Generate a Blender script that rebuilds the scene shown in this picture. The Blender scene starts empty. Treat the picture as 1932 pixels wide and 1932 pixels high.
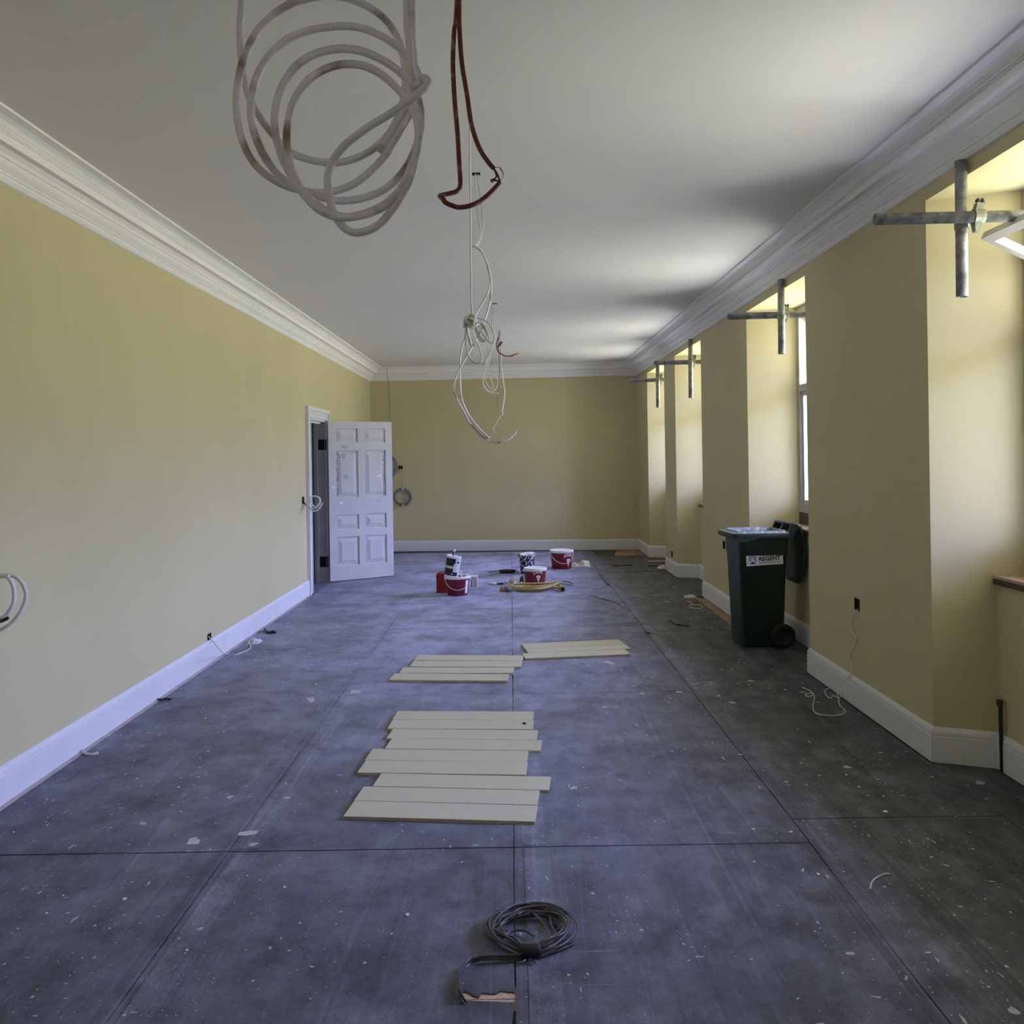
import bpy, bmesh, math, random
from mathutils import Vector, Matrix
PI = math.pi
S = bpy.context.scene
COL = S.collection
random.seed(7)

# ------------------------------------------------------------------ camera
cam = bpy.data.cameras.new('camera'); cam_o = bpy.data.objects.new('camera', cam); COL.objects.link(cam_o)
cam.sensor_width = 36.0; cam.lens = 36.0 * 1640.0 / 1932.0
cam.shift_x = 2.0 / 1932.0; cam.shift_y = -103.0 / 1932.0
cam.clip_start = 0.05
roll = 0.0155
cr = Vector((1, 0, -roll)).normalized(); cf = Vector((0, 1, 0)); cu = cr.cross(cf)
cam_o.matrix_world = Matrix(((cr.x, cu.x, -cf.x, 0), (cr.y, cu.y, -cf.y, 0), (cr.z, cu.z, -cf.z, 1.65), (0, 0, 0, 1)))
S.camera = cam_o
S.view_settings.view_transform = 'Standard'; S.view_settings.look = 'None'
S.view_settings.exposure = 2.40; S.view_settings.gamma = 1.0; S.view_settings.use_curve_mapping = False
S.cycles.use_denoising = True
S.cycles.max_bounces = 9; S.cycles.diffuse_bounces = 7; S.cycles.transparent_max_bounces = 12

# ------------------------------------------------------------------ sky and ground outside (world)
W = bpy.data.worlds.new('World'); S.world = W; W.use_nodes = True
wt = W.node_tree; wt.nodes.clear()
w_out = wt.nodes.new('ShaderNodeOutputWorld'); w_bg = wt.nodes.new('ShaderNodeBackground')
w_tc = wt.nodes.new('ShaderNodeTexCoord'); w_sep = wt.nodes.new('ShaderNodeSeparateXYZ')
w_ramp = wt.nodes.new('ShaderNodeValToRGB'); w_map = wt.nodes.new('ShaderNodeMapRange')
w_map.inputs[1].default_value = -1; w_map.inputs[2].default_value = 1
wt.links.new(w_tc.outputs['Generated'], w_sep.inputs[0]); wt.links.new(w_sep.outputs[2], w_map.inputs[0])
wt.links.new(w_map.outputs[0], w_ramp.inputs[0]); wt.links.new(w_ramp.outputs[0], w_bg.inputs[0]); wt.links.new(w_bg.outputs[0], w_out.inputs[0])
e = w_ramp.color_ramp.elements
e[0].position = 0.0; e[0].color = (0.30, 0.300, 0.228, 1)
e[1].position = 1.0; e[1].color = (0.41, 0.47, 1.0, 1)
for p, c in ((0.475, (0.29, 0.290, 0.220, 1)), (0.50, (0.14, 0.15, 0.15, 1)), (0.54, (0.20, 0.22, 0.29, 1)), (0.62, (0.41, 0.47, 1.0, 1))):
    k = e.new(p); k.color = c
w_bg.inputs[1].default_value = 13.0

# portals in the window openings (sampling aids for the sky, they give no light of their own)
OPEN = [(-3.4, -1.8), (3.00, 4.622), (6.522, 8.145), (10.11, 11.71), (12.54, 14.09)]  # first opening: added window behind the camera, out of view, to light the coil
XW, XL, XN, XF = 2.225, -2.51, 2.51, 2.633      # right wall, left wall, niche back, window frame
ZC, ZH = 3.28, 2.98                             # ceiling, window heads
for a, b in OPEN:
    l = bpy.data.lights.new('window_portal', 'AREA'); l.shape = 'RECTANGLE'
    l.size = (b - a) - 0.33; l.size_y = ZH - 1.11
    l.cycles.is_portal = True
    o = bpy.data.objects.new('window_portal', l); COL.objects.link(o)
    o.matrix_world = Matrix.Translation((3.42, (a + b) / 2, (ZH + 1.11) / 2)) @ Matrix(((0, 0, 1, 0), (1, 0, 0, 0), (0, 1, 0, 0), (0, 0, 0, 1)))

# ------------------------------------------------------------------ materials
def mat(name, col, rough=0.6, metal=0.0, var=0.0, scale=6.0, bump=0.0, bscale=200.0, spec=0.5, col2=None, thr=None, alpha=None):
    """plain paint / plastic / metal with a noise variation, an optional second colour in blotches and a fine relief"""
    m = bpy.data.materials.new(name); m.use_nodes = True
    t = m.node_tree; b = t.nodes['Principled BSDF']
    b.inputs['Roughness'].default_value = rough; b.inputs['Metallic'].default_value = metal
    b.inputs['Specular IOR Level'].default_value = spec
    b.inputs['Base Color'].default_value = (*col, 1)
    tc = t.nodes.new('ShaderNodeTexCoord')
    if var or col2:
        n = t.nodes.new('ShaderNodeTexNoise'); n.inputs['Scale'].default_value = scale; n.inputs['Detail'].default_value = 5
        t.links.new(tc.outputs['Object'], n.inputs['Vector'])
        rp = t.nodes.new('ShaderNodeValToRGB'); t.links.new(n.outputs['Fac'], rp.inputs[0])
        e = rp.color_ramp.elements
        if col2:
            lo, hi = thr or (0.5, 0.6)
            e[0].position = lo; e[1].position = hi; e[0].color = (*col, 1); e[1].color = (*col2, 1)
        else:
            e[0].position = 0.3; e[1].position = 0.7
            e[0].color = (*[c * (1 - var) for c in col], 1); e[1].color = (*[min(1, c * (1 + var)) for c in col], 1)
        t.links.new(rp.outputs[0], b.inputs['Base Color'])
    if bump:
        n2 = t.nodes.new('ShaderNodeTexNoise'); n2.inputs['Scale'].default_value = bscale; n2.inputs['Detail'].default_value = 3
        t.links.new(tc.outputs['Object'], n2.inputs['Vector'])
        bp = t.nodes.new('ShaderNodeBump'); bp.inputs['Strength'].default_value = bump; bp.inputs['Distance'].default_value = 0.002
        t.links.new(n2.outputs['Fac'], bp.inputs['Height']); t.links.new(bp.outputs[0], b.inputs['Normal'])
    return m

def mapped_noise(t, tc, scale, vec=(1, 1, 1), detail=4, rough=0.55):
    mp = t.nodes.new('ShaderNodeMapping'); mp.inputs['Scale'].default_value = vec
    n = t.nodes.new('ShaderNodeTexNoise'); n.inputs['Scale'].default_value = scale; n.inputs['Detail'].default_value = detail; n.inputs['Roughness'].default_value = rough
    t.links.new(tc.outputs['Object'], mp.inputs[0]); t.links.new(mp.outputs[0], n.inputs['Vector'])
    return n

def ramp(t, src, stops):
    rp = t.nodes.new('ShaderNodeValToRGB'); e = rp.color_ramp.elements
    e[0].position, e[0].color = stops[0][0], (*stops[0][1], 1); e[1].position, e[1].color = stops[-1][0], (*stops[-1][1], 1)
    for p, c in stops[1:-1]:
        k = e.new(p); k.color = (*c, 1)
    t.links.new(src, rp.inputs[0]); return rp.outputs[0]

def mix(t, fac, a, b, kind='MIX'):
    m = t.nodes.new('ShaderNodeMix'); m.data_type = 'RGBA'; m.blend_type = kind
    for s, v in ((0, fac), (6, a), (7, b)):
        if hasattr(v, 'links'): t.links.new(v, m.inputs[s])
        elif s == 0: m.inputs[0].default_value = v
        else: m.inputs[s].default_value = (*v, 1)
    return m.outputs[2]

def floor_material(name, base, dust, chips=True):
    m = bpy.data.materials.new(name); m.use_nodes = True
    t = m.node_tree; b = t.nodes['Principled BSDF']
    geo = t.nodes.new('ShaderNodeNewGeometry')
    class TC: outputs = {'Object': geo.outputs['Position']}
    tc = TC
    big = mapped_noise(t, tc, 1.1, detail=8, rough=0.62)
    c = ramp(t, big.outputs['Fac'], ((0.32, [x * 0.6 for x in base]), (0.5, base), (0.70, dust)))
    sc = mapped_noise(t, tc, 7.0, (1, 0.35, 1), 6, 0.7)                       # scuffing
    c = mix(t, 0.45, c, ramp(t, sc.outputs['Fac'], ((0.38, [x * 0.62 for x in base]), (0.68, [x * 1.35 for x in dust]))))
    ln = mapped_noise(t, tc, 3.2, (1, 0.022, 1), 2, 0.5)                       # creases running down the room
    K, Wh = (0, 0, 0), (0.55, 0.55, 0.55)
    c = mix(t, ramp(t, ln.outputs['Fac'], ((0.485, K), (0.492, Wh), (0.499, K), (0.575, K), (0.580, Wh), (0.585, K))), c, [x * 0.35 for x in base])
    c = mix(t, ramp(t, ln.outputs['Fac'], ((0.499, K), (0.505, (0.3, 0.3, 0.3)), (0.511, K), (0.41, K), (0.414, (0.3, 0.3, 0.3)), (0.42, K))), c, [x * 1.6 for x in dust])
    mo = mapped_noise(t, tc, 5.5, (1, 0.8, 1), 9, 0.72)                        # smears and foot marks
    c = mix(t, 0.85, c, ramp(t, mo.outputs['Fac'], ((0.36, (0.55, 0.55, 0.55)), (0.52, (0.95, 0.95, 0.95)), (0.66, (1.35, 1.35, 1.35)))), 'MULTIPLY')
    for vec, th, k in (((0.5, 9, 1), 0.70, 1.9), ((7, 0.6, 1), 0.72, 1.9), ((1.2, 6, 1), 0.69, 0.3), ((5, 1.4, 1), 0.70, 0.3)):   # scratches and drag marks
        sn = mapped_noise(t, tc, 5.0, vec, 3, 0.6)
        c = mix(t, ramp(t, sn.outputs['Fac'], ((th, K), (th + 0.04, (0.7, 0.7, 0.7)))), c, [min(0.5, x * k) for x in dust])
    fine = mapped_noise(t, tc, 260.0, detail=2)
    # sky light put into the colour: paler, bluer middle and far, darker near and right
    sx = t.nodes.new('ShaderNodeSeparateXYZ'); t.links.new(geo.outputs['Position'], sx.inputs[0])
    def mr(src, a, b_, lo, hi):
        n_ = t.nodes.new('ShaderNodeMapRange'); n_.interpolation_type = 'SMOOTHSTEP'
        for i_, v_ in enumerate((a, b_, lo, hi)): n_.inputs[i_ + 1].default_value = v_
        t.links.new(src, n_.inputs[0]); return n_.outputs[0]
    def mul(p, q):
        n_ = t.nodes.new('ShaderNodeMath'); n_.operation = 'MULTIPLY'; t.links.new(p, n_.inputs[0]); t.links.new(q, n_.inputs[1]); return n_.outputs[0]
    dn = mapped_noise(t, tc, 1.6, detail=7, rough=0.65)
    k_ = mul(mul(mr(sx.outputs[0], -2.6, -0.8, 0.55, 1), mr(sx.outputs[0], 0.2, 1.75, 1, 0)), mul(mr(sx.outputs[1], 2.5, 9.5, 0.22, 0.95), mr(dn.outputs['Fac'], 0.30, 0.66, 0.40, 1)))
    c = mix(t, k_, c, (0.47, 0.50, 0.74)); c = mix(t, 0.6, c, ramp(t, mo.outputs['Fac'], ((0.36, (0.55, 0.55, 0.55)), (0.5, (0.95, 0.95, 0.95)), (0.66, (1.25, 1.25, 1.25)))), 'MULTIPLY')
    c = mix(t, 0.55, c, ramp(t, fine.outputs['Fac'], ((0.33, (0.45, 0.45, 0.45)), (0.5, (0.95, 0.95, 0.95)), (0.67, (1.5, 1.5, 1.5)))), 'MULTIPLY')
    if chips:                                                                  # paint splashes
        for sc_, th, st, dens in ((3.5, 0.085, (1, 1, 1), 0.66), (15.0, 0.10, (1, 0.8, 1), 0.66), (38.0, 0.12, (1, 1, 1), 0.66), (4.0, 0.07, (3.2, 0.8, 1), 0.66), (5.0, 0.06, (0.8, 2.6, 1), 0.66)):
            mp = t.nodes.new('ShaderNodeMapping'); mp.inputs['Scale'].default_value = st; mp.inputs['Location'].default_value = (sc_ * 1.7, sc_ * 0.3, 0)
            wob = mapped_noise(t, tc, sc_ * 5, detail=2)
            add = t.nodes.new('ShaderNodeVectorMath'); add.operation = 'MULTIPLY_ADD'; add.inputs[1].default_value = (0.16 / sc_, 0.16 / sc_, 0)
            t.links.new(wob.outputs['Color'], add.inputs[0]); t.links.new(geo.outputs['Position'], add.inputs[2]); t.links.new(add.outputs[0], mp.inputs[0])
            v = t.nodes.new('ShaderNodeTexVoronoi'); v.inputs['Scale'].default_value = sc_; v.voronoi_dimensions = '2D'
            t.links.new(mp.outputs[0], v.inputs['Vector'])
            pick = mapped_noise(t, tc, 0.9, detail=3)
            sep = t.nodes.new('ShaderNodeSeparateColor'); t.links.new(v.outputs['Color'], sep.inputs[0])
            mu = t.nodes.new('ShaderNodeMath'); mu.operation = 'MULTIPLY'; t.links.new(sep.outputs[0], mu.inputs[0]); t.links.new(pick.outputs['Fac'], mu.inputs[1])
            gt = t.nodes.new('ShaderNodeMath'); gt.operation = 'GREATER_THAN'; t.links.new(mu.outputs[0], gt.inputs[0]); gt.inputs[1].default_value = dens * 0.66
            sz = t.nodes.new('ShaderNodeMath'); sz.operation = 'MULTIPLY'; t.links.new(sep.outputs[1], sz.inputs[0]); sz.inputs[1].default_value = th
            lt = t.nodes.new('ShaderNodeMath'); lt.operation = 'LESS_THAN'; t.links.new(v.outputs['Distance'], lt.inputs[0]); t.links.new(sz.outputs[0], lt.inputs[1])
            al = t.nodes.new('ShaderNodeMath'); al.operation = 'MULTIPLY'; t.links.new(gt.outputs[0], al.inputs[0]); t.links.new(lt.outputs[0], al.inputs[1])
            a2 = t.nodes.new('ShaderNodeMath'); a2.operation = 'MULTIPLY'; t.links.new(al.outputs[0], a2.inputs[0]); a2.inputs[1].default_value = 0.85
            c = mix(t, a2.outputs[0], c, (0.52, 0.52, 0.52))
    t.links.new(c, b.inputs['Base Color'])
    b.inputs['Specular IOR Level'].default_value = 0.35
    rr = mapped_noise(t, tc, 3.0, detail=4)
    rm = t.nodes.new('ShaderNodeMapRange'); rm.inputs[3].default_value = 0.42; rm.inputs[4].default_value = 0.68
    t.links.new(rr.outputs['Fac'], rm.inputs[0]); t.links.new(rm.outputs[0], b.inputs['Roughness'])
    bp = t.nodes.new('ShaderNodeBump'); bp.inputs['Strength'].default_value = 0.35; bp.inputs['Distance'].default_value = 0.003
    bn = mapped_noise(t, tc, 5.0, (1, 0.4, 1), 8, 0.6); t.links.new(bn.outputs['Fac'], bp.inputs['Height']); t.links.new(bp.outputs[0], b.inputs['Normal'])
    return m

def glass_material():
    m = bpy.data.materials.new('window_glass'); m.use_nodes = True
    t = m.node_tree; t.nodes.clear()
    o = t.nodes.new('ShaderNodeOutputMaterial'); mx = t.nodes.new('ShaderNodeMixShader')
    tr = t.nodes.new('ShaderNodeBsdfTransparent'); gl = t.nodes.new('ShaderNodeBsdfGlossy'); lw = t.nodes.new('ShaderNodeLayerWeight'); pw = t.nodes.new('ShaderNodeMath'); fr = t.nodes.new('ShaderNodeMath')
    tr.inputs[0].default_value = (0.94, 0.95, 0.94, 1); gl.inputs['Roughness'].default_value = 0.03; lw.inputs[0].default_value = 0.5; pw.operation = 'POWER'; pw.inputs[1].default_value = 4.0; fr.operation = 'MULTIPLY_ADD'; fr.inputs[1].default_value = 0.6; fr.inputs[2].default_value = 0.03; t.links.new(lw.outputs['Facing'], pw.inputs[0]); t.links.new(pw.outputs[0], fr.inputs[0])
    n = t.nodes.new('ShaderNodeTexNoise'); n.inputs['Scale'].default_value = 8
    bp = t.nodes.new('ShaderNodeBump'); bp.inputs['Strength'].default_value = 0.02; t.links.new(n.outputs['Fac'], bp.inputs['Height']); t.links.new(bp.outputs[0], gl.inputs['Normal'])
    t.links.new(fr.outputs[0], mx.inputs[0]); t.links.new(tr.outputs[0], mx.inputs[1]); t.links.new(gl.outputs[0], mx.inputs[2]); t.links.new(mx.outputs[0], o.inputs[0])
    return m

def tube_metal():
    m = bpy.data.materials.new('galvanised_tube'); m.use_nodes = True
    t = m.node_tree; b = t.nodes['Principled BSDF']; tc = t.nodes.new('ShaderNodeTexCoord')
    n = mapped_noise(t, tc, 14, (1, 1, 1), 6, 0.65)
    c = ramp(t, n.outputs['Fac'], ((0.35, (0.13, 0.135, 0.125)), (0.6, (0.36, 0.37, 0.36))))
    sp = mapped_noise(t, tc, 42, (1, 1, 1), 4, 0.7)
    c = mix(t, ramp(t, sp.outputs['Fac'], ((0.63, (0, 0, 0)), (0.66, (1, 1, 1)))), c, (0.62, 0.60, 0.46))
    t.links.new(c, b.inputs['Base Color']); b.inputs['Metallic'].default_value = 0.2; b.inputs['Roughness'].default_value = 0.5
    return m

M = {
    'wall': mat('cream_wall_paint', (0.56, 0.505, 0.295), 0.75, var=0.03, scale=1.3, bump=0.12, bscale=420, spec=0.25),
    'ceil': mat('white_ceiling_paint', (0.74, 0.73, 0.70), 0.85, var=0.02, scale=1.0, bump=0.1, bscale=350, spec=0.2),
    'plaster': mat('white_moulded_plaster', (0.84, 0.83, 0.81), 0.7, var=0.02, scale=3, spec=0.3),
    'skirt': mat('white_gloss_undercoat', (0.68, 0.68, 0.69), 0.55, var=0.03, scale=5, spec=0.4),
    'door': mat('grey_white_primer', (0.57, 0.565, 0.56), 0.6, var=0.04, scale=6, col2=None),
    'door_worn': mat('worn_primer_over_brown_wood', (0.60, 0.60, 0.62), 0.6, scale=34, col2=(0.36, 0.29, 0.24), thr=(0.42, 0.55)),
    'patch': mat('white_filler', (0.85, 0.85, 0.86), 0.7), 'smear': mat('grey_filler', (0.42, 0.42, 0.42), 0.7),
    'lining': mat('dark_grey_lining_paint', (0.30, 0.30, 0.30), 0.6, var=0.1, scale=4),
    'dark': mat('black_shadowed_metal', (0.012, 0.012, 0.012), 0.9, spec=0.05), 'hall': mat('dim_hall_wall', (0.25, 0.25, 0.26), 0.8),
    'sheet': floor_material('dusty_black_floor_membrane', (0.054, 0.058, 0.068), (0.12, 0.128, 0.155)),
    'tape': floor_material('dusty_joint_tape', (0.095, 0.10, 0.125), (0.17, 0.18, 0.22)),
    'darktape': floor_material('scuffed_dark_joint_tape', (0.030, 0.032, 0.04), (0.07, 0.075, 0.09), False),
    'mat': mat('charcoal_ribbed_mat', (0.05, 0.05, 0.05), 0.8, var=0.3, scale=30),
    'subfloor': mat('bare_brown_boards', (0.36, 0.22, 0.13), 0.8, var=0.25, scale=9),
    'chip': mat('pale_chipboard', (0.62, 0.46, 0.34), 0.85, var=0.25, scale=120),
    'mdf': mat('smooth_grey_beige_board', (0.56, 0.548, 0.41), 0.65, var=0.02, scale=8),
    'mdf_edge': mat('raw_tan_board_edge', (0.42, 0.36, 0.22), 0.85, var=0.2, scale=160),
    'steel': tube_metal(), 'coupler': mat('greenish_galvanised_coupler', (0.30, 0.32, 0.25), 0.45, 0.6, var=0.4, scale=40),
    'wcable': mat('white_cable_sheath', (0.86, 0.84, 0.87), 0.32, scale=13, col2=(0.30, 0.21, 0.15), thr=(0.56, 0.70)),
    'wcable2': mat('clean_white_cable_sheath', (0.72, 0.71, 0.67), 0.45, var=0.05, scale=9),
    'gcable': mat('grey_wall_cable', (0.20, 0.21, 0.24), 0.4, var=0.3, scale=30),
    'red': mat('dusty_red_cable_sheath', (0.20, 0.045, 0.035), 0.5, scale=60, col2=(0.36, 0.17, 0.14), thr=(0.55, 0.66)),
    'blackwire': mat('black_wire', (0.02, 0.02, 0.025), 0.45), 'copper': mat('bare_copper', (0.45, 0.24, 0.12), 0.35, 0.8),
    'bcable': mat('black_rubber_cable', (0.085, 0.079, 0.084), 0.30, var=0.45, scale=20),
    'tapeb': mat('black_insulating_tape', (0.010, 0.010, 0.012), 0.6, bump=0.3, bscale=600),
    'bin': mat('dark_green_bin_plastic', (0.014, 0.030, 0.022), 0.45, scale=22, col2=(0.06, 0.085, 0.08), thr=(0.60, 0.78), bump=0.15, bscale=300),
    'rubber': mat('black_rubber_tyre', (0.010, 0.010, 0.010), 0.7),
    'label': mat('silver_grey_label', (0.62, 0.62, 0.68), 0.5), 'ink': mat('black_print', (0.012, 0.012, 0.018), 0.6),
    'logo': mat('slate_blue_print', (0.22, 0.25, 0.36), 0.6), 'dust_rim': mat('dusty_green_rim', (0.10, 0.13, 0.13), 0.5, scale=30, col2=(0.36, 0.36, 0.38), thr=(0.48, 0.66)),
    'rubble': mat('dusty_rubbish', (0.16, 0.16, 0.17), 0.9, scale=24, col2=(0.45, 0.42, 0.42), thr=(0.45, 0.6)),
    'tub': mat('deep_red_bucket_plastic', (0.20, 0.008, 0.018), 0.38, var=0.12, scale=18), 'can': mat('bright_red_can_paint', (0.30, 0.012, 0.012), 0.45, var=0.1, scale=12),
    'lid': mat('white_lid_plastic', (0.78, 0.78, 0.80), 0.4, scale=24, col2=(0.50, 0.48, 0.44), thr=(0.62, 0.70)),
    'white': mat('white_print', (0.82, 0.82, 0.84), 0.5), 'navy': mat('black_navy_label', (0.012, 0.012, 0.03), 0.45),
    'cream': mat('cream_label', (0.62, 0.60, 0.50), 0.6, var=0.08, scale=40), 'pgrey': mat('pale_grey_label', (0.62, 0.63, 0.64), 0.6, var=0.06, scale=60),
    'splash': mat('black_white_paint_splashed', (0.010, 0.010, 0.02), 0.4, scale=30, col2=(0.80, 0.80, 0.86), thr=(0.50, 0.54)),
    'bpaint': mat('black_plastic', (0.014, 0.013, 0.018), 0.4), 'yellow': mat('yellow_cable_sheath', (0.42, 0.33, 0.12), 0.5, var=0.25, scale=25),
    'orange': mat('orange_plug', (0.50, 0.28, 0.07), 0.5), 'grey': mat('grey_plug', (0.22, 0.22, 0.23), 0.5), 'cloth': mat('cream_dust_cloth', (0.60, 0.57, 0.45), 0.9, var=0.12, scale=30),
    'olive': mat('dark_olive_plastic', (0.05, 0.06, 0.045), 0.4), 'paper': mat('pale_scrap', (0.55, 0.55, 0.57), 0.8, var=0.05),
    'flake': mat('white_paint_flake', (0.66, 0.66, 0.66), 0.8), 'glass': glass_material(),
    'frame': mat('white_window_paint', (0.46, 0.46, 0.45), 0.5, var=0.06, scale=6), 'sill': mat('tan_bare_wood_sill', (0.46, 0.33, 0.24), 0.6, var=0.15, scale=12),
    'sill_edge': mat('dark_brown_stained_wood', (0.055, 0.035, 0.03), 0.5, var=0.3, scale=14), 'stone': mat('pale_painted_outer_reveal', (0.68, 0.67, 0.66), 0.8, var=0.06, scale=5),
    'pipe': mat('grimy_copper_pipe', (0.05, 0.048, 0.045), 0.5, 0.3, var=0.3, scale=40), 'box': mat('rusty_back_box', (0.05, 0.035, 0.03), 0.9, 0.0, var=0.4, scale=60),
    'strip': mat('pink_primed_batten', (0.50, 0.42, 0.42), 0.7, var=0.12, scale=9),
}

# ------------------------------------------------------------------ builders
ORG = {}
def tag(o, label=None, cat=None, group=None, kind=None):
    if label: o['label'] = label
    if cat: o['category'] = cat
    if group: o['group'] = group
    if kind: o['kind'] = kind
    return o
def thing(name, loc, label, cat, group=None, rot=None):
    o = bpy.data.objects.new(name, None); COL.objects.link(o); o.location = loc
    o.empty_display_size = 0.1
    if rot: o.rotation_euler = rot
    ORG[o.name] = Vector((0, 0, 0)) if rot else Vector(loc)
    return tag(o, label, cat, group)
def obj(name, bm, m, parent=None, smooth=False, label=None, kind=None):
    """link the bmesh as one object; vertices are in world axes unless the parent is a rotated thing (then local)"""
    me = bpy.data.meshes.new(name)
    bmesh.ops.recalc_face_normals(bm, faces=bm.faces)
    if parent is not None:
        org = ORG[parent.name]
    else:
        xs = [v.co for v in bm.verts]
        org = Vector(((min(v.x for v in xs) + max(v.x for v in xs)) / 2, (min(v.y for v in xs) + max(v.y for v in xs)) / 2, min(v.z for v in xs)))
    for v in bm.verts: v.co -= org
    for f in bm.faces: f.smooth = smooth
    bm.to_mesh(me); bm.free()
    o = bpy.data.objects.new(name, me); COL.objects.link(o)
    for k in (m if isinstance(m, (list, tuple)) else [m]): me.materials.append(k)
    if parent is not None: o.parent = parent; ORG[o.name] = org
    else: o.location = org; ORG[o.name] = org.copy()
    if label: o['label'] = label
    if kind: o['kind'] = kind
    return o
def nb(): return bmesh.new()
def box(bm, a, b, mi=0):
    vs = [bm.verts.new((x, y, z)) for x in (a[0], b[0]) for y in (a[1], b[1]) for z in (a[2], b[2])]
    for q in ((0, 1, 3, 2), (4, 6, 7, 5), (0, 4, 5, 1), (2, 3, 7, 6), (0, 2, 6, 4), (1, 5, 7, 3)):
        bm.faces.new([vs[i] for i in q]).material_index = mi
    return vs
def prism(bm, poly, z0, z1, mi=0):
    """vertical prism over a plan polygon"""
    lo = [bm.verts.new((p[0], p[1], z0)) for p in poly]; hi = [bm.verts.new((p[0], p[1], z1)) for p in poly]
    n = len(poly)
    bm.faces.new(lo[::-1]).material_index = mi; bm.faces.new(hi).material_index = mi
    for i in range(n): bm.faces.new((lo[i], lo[(i + 1) % n], hi[(i + 1) % n], hi[i])).material_index = mi
def hexa(bm, p, mi=0):
    """8 corner points: bottom 0-3, top 4-7"""
    v = [bm.verts.new(q) for q in p]
    for q in ((3, 2, 1, 0), (4, 5, 6, 7), (0, 1, 5, 4), (1, 2, 6, 5), (2, 3, 7, 6), (3, 0, 4, 7)): bm.faces.new([v[i] for i in q]).material_index = mi
def spline(pts, sub=6, closed=False):
    P = [Vector(p) for p in pts]; n = len(P); out = []
    for i in range(n if closed else n - 1):
        a = P[(i - 1) % n] if closed or i > 0 else P[0] * 2 - P[1]
        b = P[i]; c = P[(i + 1) % n]
        d = P[(i + 2) % n] if closed or i + 2 < n else P[-1] * 2 - P[-2]
        for k in range(sub):
            t = k / sub
            out.append(0.5 * (2 * b + (c - a) * t + (2 * a - 5 * b + 4 * c - d) * t * t + (3 * b - a - 3 * c + d) * t ** 3))
    if not closed: out.append(P[-1])
    return out
def tube(bm, pts, r, n=8, closed=False, cap=True, mi=0):
    P = [Vector(p) for p in pts]; m = len(P); rings = []; up = None
    for i in range(m):
        a = P[i - 1] if (i > 0 or closed) else P[i]; b = P[(i + 1) % m] if (i < m - 1 or closed) else P[i]
        t = (b - a)
        if t.length < 1e-9: t = Vector((0, 0, 1))
        t.normalize()
        if up is None:
            up = Vector((0, 0, 1)) if abs(t.z) < 0.9 else Vector((1, 0, 0))
        s = t.cross(up)
        if s.length < 1e-6: s = t.cross(Vector((0.3, 1, 0.2)))
        s.normalize(); up = s.cross(t).normalized()
        rr = r[i] if isinstance(r, (list, tuple)) else r
        rings.append([bm.verts.new(P[i] + (s * math.cos(2 * PI * k / n) + up * math.sin(2 * PI * k / n)) * rr) for k in range(n)])
    for i in range(m if closed else m - 1):
        A, B = rings[i], rings[(i + 1) % m]
        for k in range(n): bm.faces.new((A[k], A[(k + 1) % n], B[(k + 1) % n], B[k])).material_index = mi
    if cap and not closed:
        bm.faces.new(rings[0][::-1]).material_index = mi; bm.faces.new(rings[-1]).material_index = mi
def lathe(bm, prof, n=32, c=(0, 0, 0), mi=0, cap_lo=True, cap_hi=True):
    rings = [[bm.verts.new((c[0] + r * math.cos(2 * PI * k / n), c[1] + r * math.sin(2 * PI * k / n), c[2] + z)) for k in range(n)] for r, z in prof]
    for A, B in zip(rings, rings[1:]):
        for k in range(n): bm.faces.new((A[k], A[(k + 1) % n], B[(k + 1) % n], B[k])).material_index = mi
    if cap_lo: bm.faces.new(rings[0][::-1]).material_index = mi
    if cap_hi: bm.faces.new(rings[-1]).material_index = mi
def hollow_tube(bm, a, b, ro, ri, n=20):
    a = Vector(a); b = Vector(b); t = (b - a).normalized()
    s = t.cross(Vector((0, 0, 1)) if abs(t.z) < 0.9 else Vector((1, 0, 0))).normalized(); u = s.cross(t)
    R = lambda p, r: [bm.verts.new(p + (s * math.cos(2 * PI * k / n) + u * math.sin(2 * PI * k / n)) * r) for k in range(n)]
    L = [R(a, ri), R(a, ro), R(b, ro), R(b, ri)]
    for i in range(4):
        A, B = L[i], L[(i + 1) % 4]
        for k in range(n): bm.faces.new((A[k], A[(k + 1) % n], B[(k + 1) % n], B[k]))
def offset_path(path, d):
    """mitred offset to the left of a plan path"""
    out = []
    for i, p in enumerate(path):
        p = Vector(p); ns = []
        if i > 0: t = (p - Vector(path[i - 1])).normalized(); ns.append(Vector((-t.y, t.x)))
        if i < len(path) - 1: t = (Vector(path[i + 1]) - p).normalized(); ns.append(Vector((-t.y, t.x)))
        if len(ns) == 1: out.append(p + ns[0] * d)
        else:
            m = (ns[0] + ns[1]); m = m / m.length; out.append(p + m * (d / max(0.3, m.dot(ns[0]))))
    return out
def sweep(bm, path, prof, seg=None, mi=0):
    """moulding: prof is a list of (projection into the room, z)"""
    cols = [[(q.x, q.y, z) for q in offset_path(path, d)] for d, z in prof]
    idx = range(len(path)) if seg is None else range(seg[0], seg[1] + 1)
    rings = [[bm.verts.new(c[i]) for c in cols] for i in idx]
    n = len(prof)
    for A, B in zip(rings, rings[1:]):
        for k in range(n): bm.faces.new((A[k], A[(k + 1) % n], B[(k + 1) % n], B[k])).material_index = mi
    bm.faces.new(rings[0][::-1]); bm.faces.new(rings[-1])
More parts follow.
